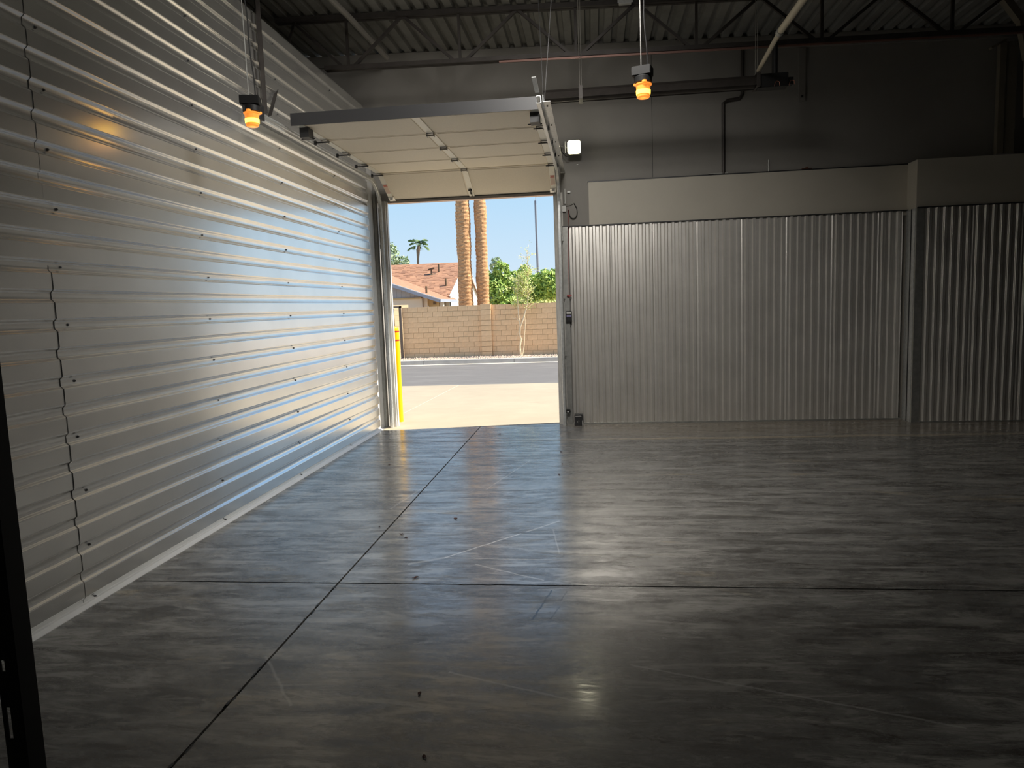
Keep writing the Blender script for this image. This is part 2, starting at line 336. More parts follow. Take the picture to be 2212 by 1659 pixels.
def sheet(y0, y1, za, zb, off, tilt):
    pr_ = sheet_profile(za, zb); t = 0.0012
    mb = MB(); n = len(pr_); ny = 14; vs = []
    rn = random.Random(int(za * 100) + int(y0 * 10))
    ph = [rn.uniform(0, 6) for _ in range(4)]
    for iy in range(ny + 1):
        y = y0 + (y1 - y0) * iy / ny
        for i, (x, zz) in enumerate(pr_):
            wav = 0.0016 * math.sin(y * 2.1 + ph[0] + zz * 1.3) + 0.0012 * math.sin(y * 4.7 + ph[1] - zz * 3) 
            vs.append((x + off + wav + tilt * ((zz - za) / (zb - za)), y, zz))
    fs = [(iy * n + i, iy * n + i + 1, (iy + 1) * n + i + 1, (iy + 1) * n + i) for iy in range(ny) for i in range(n - 1)]
    base = len(vs); vs += [(x - t, y, z_) for x, y, z_ in vs]
    fs += [tuple(base + q for q in reversed(f)) for f in fs]
    for iy in (0, ny):
        fs += [(iy * n + i, iy * n + i + 1, base + iy * n + i + 1, base + iy * n + i) for i in range(n - 1)]
    for i in (0, n - 1):
        fs += [(iy * n + i, (iy + 1) * n + i, base + (iy + 1) * n + i, base + iy * n + i) for iy in range(ny)]
    mb.add(vs, fs)
    return mb.build('metal_sheet', M['sheet'], wl, smooth=True)
far_sheets = []
for r_, (za, zb) in enumerate(rows):
    sheet(-1.2, 3.60, za, zb, -0.0012, 0.0)
    far_sheets.append((za, zb, sheet(3.50, 9.07, za, zb, 0.0012, 0.001)))
scr = None
for cy in (3.60, 5.065, 6.52, 7.95):
    for k in range(0, 14):
        zz = Z0 + 2 * P * k
        if zz > ZT - 0.1: continue
        par = [s_ for a0, b0, s_ in far_sheets if a0 <= zz + 0.03 <= b0 + 0.02][0]
        yy_ = cy + random.uniform(-0.02, 0.02)
        m_ = MB().tube([(-DV - 0.002, yy_, zz), (-DV + 0.003, yy_, zz)], 0.008, 10).tube([(-DV + 0.003, yy_, zz), (-DV + 0.009, yy_, zz)], 0.006, 6)
        o = m_.build('screw', M['darkgrey'], par)
mb = MB().extr([(-0.03, 0.0), (0.028, 0.0), (0.028, 0.004), (0.006, 0.022), (-0.03, 0.022)], 'y', -1.2, 9.10)
bl = mb.build('baseboard_left', M['whitetrim']); struct(bl, 'thin white base trim along foot of left metal wall')

# back wall with door opening
bw = MB()
bw.box(-6.2, 0.02, YB, YB + 0.12, 0, 4.96); bw.box(2.50, 11.2, YB, YB + 0.12, 0, 4.96); bw.box(0.02, 2.50, YB, YB + 0.12, 3.04, 4.96)
bw = bw.build('wall_back', M['paint']); struct(bw, 'dark painted back wall above the corrugated wainscot')
# pale panel and its jog, then the wainscot sheets
MB().box(2.85, 6.76, 9.375, YB, 2.55, 3.165).build('pale_panel', M['panel'], bw)
MB().box(6.752, 11.0, 9.115, YB, 0.0, 3.17).build('pale_bulkhead', M['panel'], bw)
MB().box(2.84, 6.80, 9.37, YB, 3.158, 3.172).build('panel_edge', M['darkgrey'], bw)
def vsheet(x0, y0, n, pitch, zt, z0=0.012, nm='corrugated_sheet', m=None):
    # ribs stand towards the room (-y)
    prof = []; d = 0.019
    for k in range(n):
        x = x0 + k * pitch
        ss = [(0.0, 0.0), (0.25, 0.156), (0.5, 0.5), (0.75, 0.844), (1.0, 1.0)]
        prof += [(x + 0.001, y0), (x + 0.030, y0)] + [(x + 0.032 + 0.0135 * t, y0 - d * q) for t, q in ss] + [(x + 0.0485, y0 - d), (x + 0.070, y0 - d)] + [(x + 0.072 + 0.0135 * t, y0 - d + d * q) for t, q in ss]
    prof += [(x0 + n * pitch + 0.012, y0 - 0.001), (x0 + n * pitch + 0.020, y0 - 0.007)]
    back = [(x, y + 0.0015) for x, y in reversed(prof)]
    return MB().extr(prof + back, 'z', z0, zt).build(nm, m or M['wainscot'], bw, smooth=True)
x = 2.585; k = 0
while x < 6.70:
    n = 6 if x + 0.547 < 6.72 else max(1, int((6.73 - x) / 0.0885)); vsheet(x, 9.355 - 0.0012 * (k % 2), n, 0.0885, 2.603); x += 0.547; k += 1
x = 6.845; k = 0
while x < 10.8:
    vsheet(x, 9.108 - 0.0012 * (k % 2), 6, 0.0885, 2.60); x += 0.547; k += 1
MB().box(2.505, 2.572, 9.318, 9.372, 0, 2.60).build('end_flashing', M['galvdull'], bw)
MB().box(2.50, 6.76, 9.325, 9.40, 2.600, 2.612).build('top_flashing', M['darkgrey'], bw)
MB().box(6.76, 11.0, 9.085, 9.13, 2.598, 2.612).build('top_flashing', M['darkgrey'], bw)
MB().box(2.572, 6.75, 9.325, 9.372, 0.0, 0.018).build('base_channel', M['galvdull'], bw)
MB().box(6.84, 11.0, 9.078, 9.115, 0.0, 0.012).build('base_channel', M['galvdull'], bw)
MB().box(6.742, 6.752, 9.118, 9.35, 0.0, 2.60).build('corner_flashing', M['galv'], bw)
MB().box(6.752, 6.842, 9.095, 9.106, 0.0, 2.60).build('corner_flashing', M['galvdull'], bw)
MB().box(6.735, 6.742, 9.20, 9.215, 0.0, 2.60).build('corner_bead', M['darkgrey'], bw)
# control joint and specks on the dark wall
MB().box(3.668, 3.674, 9.397, YB, 3.18, 4.7).build('wall_joint', M['black'], bw)
MB().box(-0.052, -0.040, 9.05, 9.40, 0.0, 4.23).build('end_flashing', M['whitetrim'], wl)
MB().box(-0.052, 0.0, 9.385, 9.40, 0.0, 3.2).build('end_flashing', M['galvdull'], wl)
# door jambs and header
jl = MB().box(0.085, 0.150, 9.33, 9.42, 0, 3.05).box(0.150, 0.165, 9.36, 9.42, 0, 3.05).build('trim_1', M['jamb']); struct(jl, 'grey weathered left jamb of the overhead door opening')
jr = MB().box(2.392, 2.455, 9.36, 9.42, 0, 3.05).box(2.455, 2.51, 9.385, 9.40, 0, 3.05).build('trim_2', M['jamb']); struct(jr, 'grey weathered right jamb of the overhead door opening')
hd = MB().box(0.15, 2.392, 9.41, 9.52, 3.03, 3.06).build('trim_3', M['pink']); struct(hd, 'pinkish stop strip across the head of the door opening')
# dark stains / knot marks on jambs
# other walls and the roof
struct(MB().box(11.0, 11.2, -3.2, 9.5, 0, 4.96).build('wall_right', M['black_paint']), 'dark right-hand wall')
struct(MB().box(-6.2, 11.2, -3.3, -3.2, 0, 5.4).build('wall_rear', M['black_paint']), 'dark wall behind the viewer')
struct(MB().box(-6.3, -6.2, -3.2, 9.5, 0, 5.4).build('wall_far_left', M['black_paint']), 'dark wall of the space beyond the left partition')
def zdeck(x): return 4.94 - 0.029 * x
mb = MB(); x = -6.2; prof = []
while x < 11.2:
    for dx, dz in ((0, 0), (0.085, 0), (0.10, 0.045), (0.145, 0.045), (0.16, 0)):
        if dx < 0.16: prof.append((x + dx, zdeck(x) + dz))
    x += 0.16
prof.append((11.2, zdeck(11.2)))
prof2 = [(a_, b_ + 0.02) for a_, b_ in prof]
mb.extr([(a_, b_) for a_, b_ in prof] + list(reversed(prof2)), 'y', -3.3, 9.52)
ce = mb.build('ceiling', M['deck']); struct(ce, 'dark painted corrugated steel roof deck')
# ledger beam on back wall, sloping with the roof
mb = MB().add([(xx, yy_, zdeck(xx) - dz) for xx in (-6.2, 11.0) for yy_ in (YB - 0.05, YB) for dz in (0.145, 0.003)], [(0, 1, 3, 2), (4, 6, 7, 5), (0, 4, 5, 1), (2, 3, 7, 6), (0, 2, 6, 4), (1, 5, 7, 3)])
lb = mb.build('trim_4', M['ledger']); struct(lb, 'grey steel ledger beam along top of back wall under the deck')

# ------------------------------------------------------------------ open web joist
YJ = 8.10
def zc(x): return 4.363 - 0.0187 * x
j = thing('roof_joist', 'dark open-web steel joist spanning under the roof deck parallel to back wall', 'joist', (-0.65, YJ, 4.3))
def zt(x): return zdeck(x) - 0.035
for s in (-1, 1):
    MB().bar((-0.65, YJ + s * 0.028, zt(-0.65)), (10.95, YJ + s * 0.028, zt(10.95)), 0.045, 0.05).build('top_chord_angle', M['joist'], j)
    MB().bar((-0.1, YJ + s * 0.028, zc(-0.1)), (10.95, YJ + s * 0.028, zc(10.95)), 0.045, 0.045).build('bottom_chord_angle', M['joist'], j)
MB().bar((1.9, YJ - 0.03, zc(1.9) - 0.035), (10.95, YJ - 0.03, zc(10.95) - 0.035), 0.012, 0.02).build('conduit_strip', M['red_iron'], j)
for b in range(8):
    xb = 0.17 + 1.29 * b; xl = xb - 0.64; xr = xb + 0.66
    for q in ((max(xl, -0.6), xb - 0.05), (xr, xb + 0.05)):
        MB().bar((q[0], YJ, zt(q[0])), (q[1], YJ, zc(q[1])), 0.03, 0.032, up=(0, 1, 0)).build('web_member', M['joist'], j)
    MB().bar((xb, YJ, zt(xb)), (xb, YJ, zc(xb)), 0.028, 0.028, up=(0, 1, 0)).build('web_member', M['joist'], j)

# ------------------------------------------------------------------ overhead door
d = thing('door_1', 'open sectional overhead door with cream panels lying under its ceiling tracks', None, (1.27, 9.3, 0), None, 'structure')
X0, X1 = 0.235, 2.44
def sec_frame(ya, za, yb, zb):
    p = Vector((0, ya, za)); q = Vector((0, yb, zb)); return p, q, (q - p).normalized()
joints = [(6.345, 3.302), (6.965, 3.302), (7.575, 3.302), (8.185, 3.302), (8.775, 3.300), (9.285, 3.045)]
for i in range(5):
    (ya, za), (yb, zb) = joints[i], joints[i + 1]
    p, q, u = sec_frame(ya, za, yb, zb); L = (q - p).length; n = Vector((0, u.z, -u.y))      # n points to the inside (down / to the room)
    def B(x0, x1, s0, s1, t0, t1):   # box along section: s along u, t along n
        c = p + u * (s0 + s1) / 2 + n * (t0 + t1) / 2; c.x = (x0 + x1) / 2
        return (c, (1, 0, 0), u, n, (x1 - x0) / 2, (s1 - s0) / 2, (t1 - t0) / 2)
    mb = MB().obox(*B(X0, X1, 0.006, L - 0.006, -0.045, -0.006))
    mb.obox(*B(X0 + 0.07, 1.285, 0.035, L - 0.035, -0.007, -0.002)); mb.obox(*B(1.395, X1 - 0.075, 0.035, L - 0.035, -0.007, -0.002))
    secn = mb.build('door_section', M['doorpanel'], d)
    MB().obox(*B(1.305, 1.372, 0.008, L - 0.008, -0.008, 0.004)).build('center_stile', M['stile'], secn)
    MB().obox(*B(X0, X0 + 0.062, 0.008, L - 0.008, -0.008, 0.004)).build('end_stile', M['stile'], secn)
    MB().obox(*B(X1 - 0.068, X1, 0.008, L - 0.008, -0.008, 0.004)).build('end_stile', M['stile'], secn)
    if i == 4:
        for xx in (X0 + 0.004, X1 - 0.062):
            wl_ = MB().obox(*B(xx, xx + 0.056, 0.22, 0.40, 0.004, 0.0052)).build('warning_label', M['decalpaper'], secn)
        for xx in (X0 + 0.004, X1 - 0.062):
            for s0, s1 in ((0.22, 0.227), (0.255, 0.261), (0.393, 0.40)):
                MB().obox(*B(xx, xx + 0.056, s0, s1, 0.0052, 0.006)).build('label_stripe', M['decalred'], secn)
            for kk in range(5):
                MB().obox(*B(xx + 0.006 + kk * 0.009, xx + 0.012 + kk * 0.009, 0.231, 0.251, 0.0052, 0.006)).build('label_stripe', M['decalred'], secn)
        # inside lock handle on the centre stile
        MB().obox(*B(1.328, 1.348, 0.40, 0.50, 0.004, 0.018)).obox(*B(1.315, 1.362, 0.415, 0.425, 0.004, 0.022)).obox(*B(1.340, 1.352, 0.485, 0.545, 0.018, 0.026)).build('lock_handle', M['black'], secn)
        MB().obox(*B(X0, X1, L - 0.006, L + 0.028, -0.05, 0.006)).build('bottom_seal', M['rubber'], secn)
        for xx in (X0, X1 - 0.08):
            MB().obox(*B(xx, xx + 0.08, L - 0.085, L - 0.004, 0.004, 0.010)).obox(*B(xx + 0.02, xx + 0.055, L - 0.06, L - 0.03, 0.010, 0.03)).build('bottom_bracket', M['galv'], secn)
    if i == 0:
        MB().box(0.185, 2.45, 6.335, 6.343, 3.296, 3.405).box(0.185, 2.45, 6.343, 6.40, 3.397, 3.405).build('strut', M['darkgrey'], secn)
        for xx in (X0 - 0.005, X1 - 0.085):
            MB().box(xx, xx + 0.085, 6.42, 6.54, 3.21, 3.297).box(xx - 0.03, xx + 0.1, 6.525, 6.535, 3.215, 3.225).build('top_bracket', M['black'], secn)
    secn['label'] = ['section at the near end, with dark strut', 'second section from the near end', 'middle section', 'second section from the opening', 'tilted bottom section over the opening'][i]
def hinge(xc, yj_, zj, par, end):
    wdt = 0.034
    m_ = MB().box(xc - wdt, xc + wdt, yj_ - 0.045, yj_ + 0.040, zj - 0.010, zj - 0.004)
    m_.box(xc - wdt - 0.004, xc - wdt + 0.004, yj_ - 0.045, yj_ + 0.005, zj - 0.034, zj - 0.004); m_.box(xc + wdt - 0.004, xc + wdt + 0.004, yj_ - 0.045, yj_ + 0.005, zj - 0.034, zj - 0.004)
    m_.box(xc - wdt, xc + wdt, yj_ - 0.045, yj_ - 0.038, zj - 0.034, zj - 0.018)
    h_ = m_.build('hinge', M['hinge'], par)
    hb = MB()
    for dx in (-0.018, 0.018):
        for dy in (0.014, 0.030): hb.tube([(xc + dx, yj_ + dy, zj - 0.004), (xc + dx, yj_ + dy, zj - 0.016)], 0.006, 6)
    hb.build('hinge_bolts', M['black'], h_)
    if end:
        s = end; xo = xc + s * 0.075
        MB().tube([(xc - s * 0.06, yj_ - 0.052, zj - 0.030), (xo + s * 0.02, yj_ - 0.052, zj - 0.030)], 0.006, 8).tube([(xo, yj_ - 0.052, zj - 0.030), (xo + s * 0.018, yj_ - 0.052, zj - 0.030)], 0.022, 14).build('roller', M['darkgrey'], h_)
for i in range(1, 5):
    yj_, zj = joints[i]
    hinge(1.338, yj_, zj, d, 0); hinge(X0 + 0.032, yj_, zj, d, -1); hinge(X1 - 0.034, yj_, zj, d, 1)
# tracks
def track(xc, s, label):
    t_ = thing('door_track', label, 'door track', (xc, 9.27, 0))
    cy, cz, R_ = 8.87, 2.87, 0.40
    path = [Vector((xc, 5.95, cz + R_))] + [Vector((xc, cy + R_ * math.sin(a_), cz + R_ * math.cos(a_))) for a_ in [q * PI / 24 for q in range(13)]] + [Vector((xc, cy + R_, 0.0))]
    # C section open towards the door (-s): points (x offset, normal offset)
    secp = [(-s * 0.016, -0.026), (-s * 0.012, -0.030), (s * 0.016, -0.030), (s * 0.020, -0.022), (s * 0.020, 0.022), (s * 0.016, 0.030), (-s * 0.012, 0.030), (-s * 0.016, 0.026)]
    secp += [(a_ + (0.0 if abs(a_) < 0.0125 else (-0.003 if a_ * s > 0 else 0) * s), b_ * 0.88) for a_, b_ in reversed(secp)]
    vs = []; n = len(secp)
    for i, p in enumerate(path):
        tt = (path[min(i + 1, len(path) - 1)] - path[max(i - 1, 0)]).normalized(); nn = Vector((1, 0, 0)).cross(tt).normalized()
        vs += [p + Vector((a_, 0, 0)) + nn * b_ for a_, b_ in secp]
    fs = [(i * n + k, i * n + (k + 1) % n, (i + 1) * n + (k + 1) % n, (i + 1) * n + k) for i in range(len(path) - 1) for k in range(n)]
    fs += [tuple(range(n)), tuple((len(path) - 1) * n + k for k in range(n))]
    MB().add(vs, fs).build('track_channel', M['galv'], t_)
    # angle stiffener beside the horizontal run and wall angle beside the vertical run
    xa_ = xc + s * 0.026
    if s > 0:
        MB().box(xa_, xa_ + 0.062, 6.12, 9.38, 3.296, 3.300).box(xa_, xa_ + 0.004, 6.12, 9.38, 3.300, 3.352).build('support_angle', M['galv'], t_)
        vb = MB()
        for yy_ in (6.25, 6.9, 7.6, 8.3): vb.tube([(xa_ + 0.03, yy_, 3.297), (xa_ + 0.03, yy_, 3.288)], 0.007, 6)
        vb.build('angle_bolts', M['black'], t_)['kind'] = 'stuff'
    else:
        MB().box(xa_ - 0.030, xa_, 5.97, 8.85, 3.285, 3.289).box(xa_ - 0.004, xa_, 5.97, 8.85, 3.289, 3.33).build('support_angle', M['galv'], t_)
    MB().box(xc + s * 0.022, xc + s * 0.028, 9.24, 9.36, 0, 2.95).build('wall_angle', M['galvdull'], t_)
    for zz in (0.20, 0.95, 1.7, 2.45): MB().box(min(xc, xc + s * 0.05), max(xc, xc + s * 0.05), 9.302, 9.335, zz - 0.03, zz + 0.03).build('jamb_bracket', M['galvdull'], t_)
    return t_
tl = track(0.110, -1, 'galvanised door track on left, running beside the corrugated wall')
tr = track(2.466, 1, 'galvanised door track on right with wide perforated angle beside it')
MB().bar((2.46, 5.93, 3.32), (2.445, 5.80, 3.40), 0.035, 0.008).build('end_stop', M['galv'], tr)
MB().box(0.085, 0.13, 5.86, 5.93, 3.24, 3.36).build('end_stop', M['darkgrey'], tl)
# hangers for the left track
hg = MB().bar((0.10, 6.02, 3.33), (0.10, 6.02, zdeck(0.1)), 0.035, 0.005, up=(0, 1, 0)).bar((0.10, 6.10, 3.33), (-0.40, 8.0, 4.86), 0.035, 0.006, up=(0, 1, 0))
hg = hg.build('track_hanger', M['joist']); tag(hg, 'dark angle iron hanger over the near end of left door track', 'hanger')
hg = MB().bar((2.47, 6.6, 3.36), (2.42, 6.9, zdeck(2.4)), 0.006, 0.003, up=(0, 1, 0)).bar((2.47, 6.6, 3.36), (2.62, 6.6, zdeck(2.6)), 0.006, 0.003, up=(0, 1, 0))
hg = hg.build('track_hanger', M['black']); tag(hg, 'dark perforated hanger straps above the right door track', 'hanger')
# dark vertical pipe near left hanger
tag(MB().tube([(0.03, 6.15, 3.35), (0.03, 6.15, 4.23), (0.0, 6.2, 4.35), (-0.25, 6.3, 4.6), (-0.3, 6.3, 4.9)], 0.018, 8).build('conduit', M['joist']), 'thin dark conduit rising beside the left track hanger', 'conduit')

# ------------------------------------------------------------------ hanging amber lamps
def amber_lamp(cx, cy, cz, label, rot):
    # cz : centre of jar
    t_ = thing('hanging_lamp', label, 'lamp', (cx, cy, cz - 0.06), 'amber jar lamps hung from the roof')
    R2 = Matrix.Rotation(rot, 3, 'Z')
    def tr_(mb_):
        mb_.v = [tuple(R2 @ (Vector(v) - Vector((cx, cy, 0))) + Vector((cx, cy, 0))) for v in mb_.v]; return mb_
    jar = MB().lathe((cx, cy, cz), [(0.006, -0.050), (0.036, -0.049), (0.043, -0.043), (0.046, 0.0), (0.049, 0.032), (0.055, 0.036), (0.056, 0.042), (0.050, 0.046), (0.012, 0.047)], 24)
    jar = jar.build('glass_jar', M['amber'], t_, smooth=True)
    MB().lathe((cx, cy, cz), [(0.030, -0.028), (0.0472, -0.026), (0.0482, -0.012), (0.0485, 0.002), (0.030, 0.004)], 24).build('glowing_band', M['amberhot'], jar, smooth=True)
    for a_ in (-1.5, 0.6, 2.7):
        m_ = MB().lathe((cx + 0.052 * math.cos(a_), cy + 0.052 * math.sin(a_), cz), [(0.012, 0.040), (0.016, 0.042), (0.016, 0.054), (0.006, 0.057)], 12)
        m_.build('clamp_lug', M['amber'], jar)
    tr_(MB().lathe((cx, cy, cz), [(0.050, 0.047), (0.058, 0.052), (0.060, 0.085), (0.052, 0.092)], 24)).build('collar', M['black'], t_, smooth=True)
    tr_(MB().box(cx - 0.068, cx + 0.060, cy - 0.05, cy + 0.05, cz + 0.092, cz + 0.152)).build('junction_box', M['black'], t_, bevel=0.004)
    MB().tube([(cx - 0.012, cy, cz + 0.15), (cx - 0.02, cy, zdeck(cx))], 0.0035, 6).build('rod', M['galvdull'], t_)
    pts = [(cx + 0.03 - 0.03 * min(1, q / 12) + 0.004 * math.sin(q * 0.9), cy + 0.01, cz + 0.15 + (zdeck(cx) - cz - 0.15) * q / 30) for q in range(31)]
    MB().tube(pts, 0.0045, 6).build('chain', M['black'], t_)
    L_ = bpy.data.lights.new('lamp_light', 'POINT'); L_.energy = 0.12; L_.color = (1.0, 0.45, 0.12); L_.shadow_soft_size = 0.04
    lo = bpy.data.objects.new('bulb_light', L_); C.objects.link(lo); lo.parent = t_; lo.location = (0, 0, -0.02)
    return t_
amber_lamp(0.561, 4.80, 2.945, 'amber jar lamp hanging nearest the left corrugated wall', 0.25)
amber_lamp(3.240, 5.00, 3.012, 'amber jar lamp hanging in front of the dark back wall', -0.3)

# floodlight on an arm right of the door
f_ = thing('dock_light', 'small glowing square dock floodlight on an arm right of the door head', 'floodlight', (2.69, 9.2, 3.47))
MB().extr([(2.681 + sx_ * 0.051 + 0.030 * math.cos(a_), 3.560 + sz_ * 0.052 + 0.030 * math.sin(a_)) for sx_, sz_, q0 in ((1, 1, 0), (-1, 1, 1), (-1, -1, 2), (1, -1, 3)) for a_ in [(q0 + q / 5) * PI / 2 for q in range(6)]], 'y', 9.14, 9.152).build('lens', M['flood'], f_)
MB().box(2.595, 2.767, 9.152, 9.20, 3.472, 3.648).build('housing', M['darkgrey'], f_, bevel=0.012)
MB().tube([(2.50, 9.38, 3.60), (2.50, 9.20, 3.60), (2.60, 9.18, 3.56)], 0.010, 8).box(2.565, 2.578, 9.16, 9.19, 3.50, 3.64).build('arm', M['galvdull'], f_)
MB().tube([(2.50, 9.36, 3.62), (2.53, 9.25, 3.52), (2.58, 9.2, 3.46), (2.62, 9.2, 3.455)], 0.005, 6).build('cable', M['black'], f_)
L_ = bpy.data.lights.new('flood_light', 'POINT'); L_.energy = 1.0; L_.color = (1, 0.93, 0.78); L_.shadow_soft_size = 0.06
lo = bpy.data.objects.new('flood_lamp', L_); C.objects.link(lo); lo.parent = f_; lo.location = (-0.01, -0.10, 0.09)
tag(MB().box(2.705, 2.725, 9.385, YB, 3.385, 3.395).build('wall_clip', M['white']), 'tiny white clip on dark wall below the dock floodlight', 'clip')

# added fill light, unseen above the picture, shaped as a lamp, aimed at doorway
fill_rig = thing('added_fill_light', 'added fill light in the form of a round lamp above the picture', 'lamp', (2.75, 4.1, 4.52))
MB().lathe((2.75, 4.1, 4.52), [(0.44, -0.02), (0.45, 0.0), (0.14, 0.16), (0.09, 0.26), (0.02, 0.28)], 24).build('housing', M['darkgrey'], fill_rig, smooth=True)
MB().tube([(2.75, 4.1, 4.79), (2.75, 4.1, zdeck(2.75))], 0.006, 6).build('rod', M['galvdull'], fill_rig)
MB().lathe((2.75, 4.1, 4.495), [(0.01, 0.0), (0.42, 0.002), (0.42, 0.004), (0.01, 0.006)], 24).build('lens', mat('fill_lens', (1, 1, 1), 0.4, emit=(1, 0.95, 0.86), es=6), fill_rig)
L_ = bpy.data.lights.new('fill_light', 'SPOT'); L_.energy = 480; L_.color = (1.0, 0.96, 0.90); L_.shadow_soft_size = 0.40; L_.spot_size = math.radians(128); L_.spot_blend = 1.0
lo = bpy.data.objects.new('fill_beam', L_); C.objects.link(lo); lo.location = (2.75, 4.1, 4.47)
lo.rotation_euler = (Vector((2.75, 4.1, 4.47)) - Vector((1.2, 8.0, 0))).to_track_quat('Z', 'Y').to_euler()

# ------------------------------------------------------------------ tube heater and pipes
h_ = thing('tube_heater', 'long dark radiant tube heater hung level in front of back wall', 'heater', (3.7, 7.8, 3.73))
MB().tube([(2.40, 7.8, 3.80), (4.60, 7.8, 3.80)], 0.052, 20).build('tube', M['joist'], h_, smooth=True)
MB().extr([(7.70, 3.76), (7.74, 3.835), (7.78, 3.87), (7.82, 3.87), (7.86, 3.835), (7.90, 3.76), (7.895, 3.76), (7.855, 3.83), (7.818, 3.864), (7.782, 3.864), (7.745, 3.83), (7.705, 3.76)], 'x', 2.40, 4.60).build('reflector', M['joist'], h_)
MB().box(4.60, 4.90, 7.73, 7.87, 3.735, 3.87).build('burner_box', M['black'], h_, bevel=0.005)
MB().tube([(4.78, 7.8, 3.87), (4.78, 7.8, 4.30)], 0.03, 12).build('flue', M['black'], h_)
for xx in (2.784, 4.589):
    MB().tube([(xx, 7.8, 3.87), (xx, 7.8, zdeck(xx))], 0.004, 6).tube([(xx + 0.02, 7.8, 3.87), (xx + 0.02, 7.8, zdeck(xx))], 0.004, 6).build('hanger_rod', M['ledger'], h_)
    MB().box(xx - 0.01, xx + 0.03, 7.70, 7.90, 3.742, 3.748).box(xx - 0.01, xx + 0.03, 7.698, 7.702, 3.745, 3.87).box(xx - 0.01, xx + 0.03, 7.70, 7.90, 3.868, 3.874).build('bracket', M['joist'], h_)
for xx in (4.79, 4.935):
    MB().tube([(xx - 0.03, 7.72, 3.735), (xx - 0.022, 7.72, 3.775), (xx - 0.005, 7.72, 3.785), (xx + 0.018, 7.72, 3.775), (xx + 0.022, 7.72, 3.74)], 0.004, 6).build('glint_clip', M['warm_glint'], h_)  # bracket clips whose pinkish reflection is carried by their colour
MB().box(4.90, 4.96, 7.77, 7.83, 3.76, 3.83).build('valve', M['black'], h_)
p_ = thing('cream_pipe', 'cream painted pipe running from near ceiling down toward the tube heater', 'pipe', (4.58, 6, 3.87))
MB().tube([(4.60, 2.0, 3.9), (4.548, 6.66, 3.9)], 0.030, 14).build('pipe_run', M['pipe'], p_, smooth=True)
MB().tube([(4.548, 6.64, 3.9), (4.548, 6.70, 3.9)], 0.036, 14).build('coupling', M['galvdull'], p_, smooth=True)
MB().tube([(4.548, 6.70, 3.9), (4.60, 7.72, 3.9)], [0.023, 0.020], 12).build('pipe_run', M['pipe'], p_, smooth=True)
tag(MB().tube([(0.22, 5.5, 4.72), (0.36, 7.6, 4.72), (0.40, 8.9, 4.72)], 0.032, 10).build('conduit_pipe', M['ledger']), 'grey conduit pipe crossing the joist above the left of the door', 'pipe')
jb = thing('ceiling_box', 'small pale junction box under the joist near top of picture', 'junction box', (3.286, 8.03, 4.77))
MB().box(3.22, 3.35, 8.0, 8.05, 4.765, 4.835).build('box', M['white'], jb, bevel=0.004)
MB().box(3.205, 3.365, 7.995, 8.0, 4.775, 4.825).build('cover', M['galv'], jb)

# wall fittings
tag(MB().tube([(4.548, 9.375, 3.17), (4.548, 9.375, 4.03), (4.60, 9.375, 4.06), (4.75, 9.375, 4.075), (4.78, 9.375, 4.13), (4.78, 9.375, 4.72)], 0.022, 10).build('wall_conduit', M['joist']), 'dark conduit with a jog running up the dark back wall', 'conduit')
tag(MB().tube([(5.098, 9.375, 3.172), (5.098, 9.375, 3.31)], 0.008, 8).build('conduit_stub', M['galvdull']), 'short thin conduit stub standing on the pale panel edge', 'conduit')
sp = MB().box(5.455, 5.535, 9.378, YB, 3.99, 4.63).build('wall_strap', M['ledger']); tag(sp, 'flat grey steel strap bolted to upper back wall right of the heater', 'strap')
MB().tube([(5.495, 9.379, 4.05), (5.495, 9.368, 4.05)], 0.014, 6).build('bolt', M['black'], sp)
tag(MB().box(4.38, 4.60, 9.36, 9.39, 3.172, 3.182).box(4.36, 4.42, 9.34, 9.39, 3.172, 3.178).build('metal_offcut', M['galvdull']), 'thin grey metal offcut on panel edge below the jogged conduit', 'offcut')
tag(MB().box(5.50, 5.62, 9.36, 9.39, 3.172, 3.180).box(5.54, 5.57, 9.35, 9.39, 3.180, 3.19).build('metal_offcut', M['warm_glint']), 'small metal offcut, painted with orange light, on panel edge below the flat strap', 'offcut')  # orange light falling on this scrap is put into its colour
cl = thing('steel_column', 'pale boxed column standing on the bulkhead ledge at far right', 'column', (7.73, 9.2, 3.17))
MB().box(7.635, 7.705, 9.13, 9.20, 3.17, 4.45).box(7.705, 7.83, 9.145, 9.27, 3.17, 4.45).build('shaft', M['column'], cl)
MB().box(7.62, 7.85, 9.12, 9.28, 3.17, 3.182).build('base_plate', M['ledger'], cl)
MB().obox((7.62, 9.16, 4.43), (1, 0, 0.5), (0, 1, 0), (-0.5, 0, 1), 0.09, 0.03, 0.012).build('cap_bracket', M['column'], cl)
tag(MB().bar((7.30, 8.5, 4.72), (7.50, 8.5, 4.45), 0.07, 0.09, up=(0, 1, 0)).bar((7.50, 8.5, 4.45), (7.585, 8.5, 4.05), 0.07, 0.08, up=(0, 1, 0)).bar((7.585, 8.5, 4.05), (7.60, 8.5, 3.45), 0.07, 0.03, up=(0, 1, 0)).build('roof_brace', M['column']), 'pale bent roof brace at upper right edge of picture', 'brace')

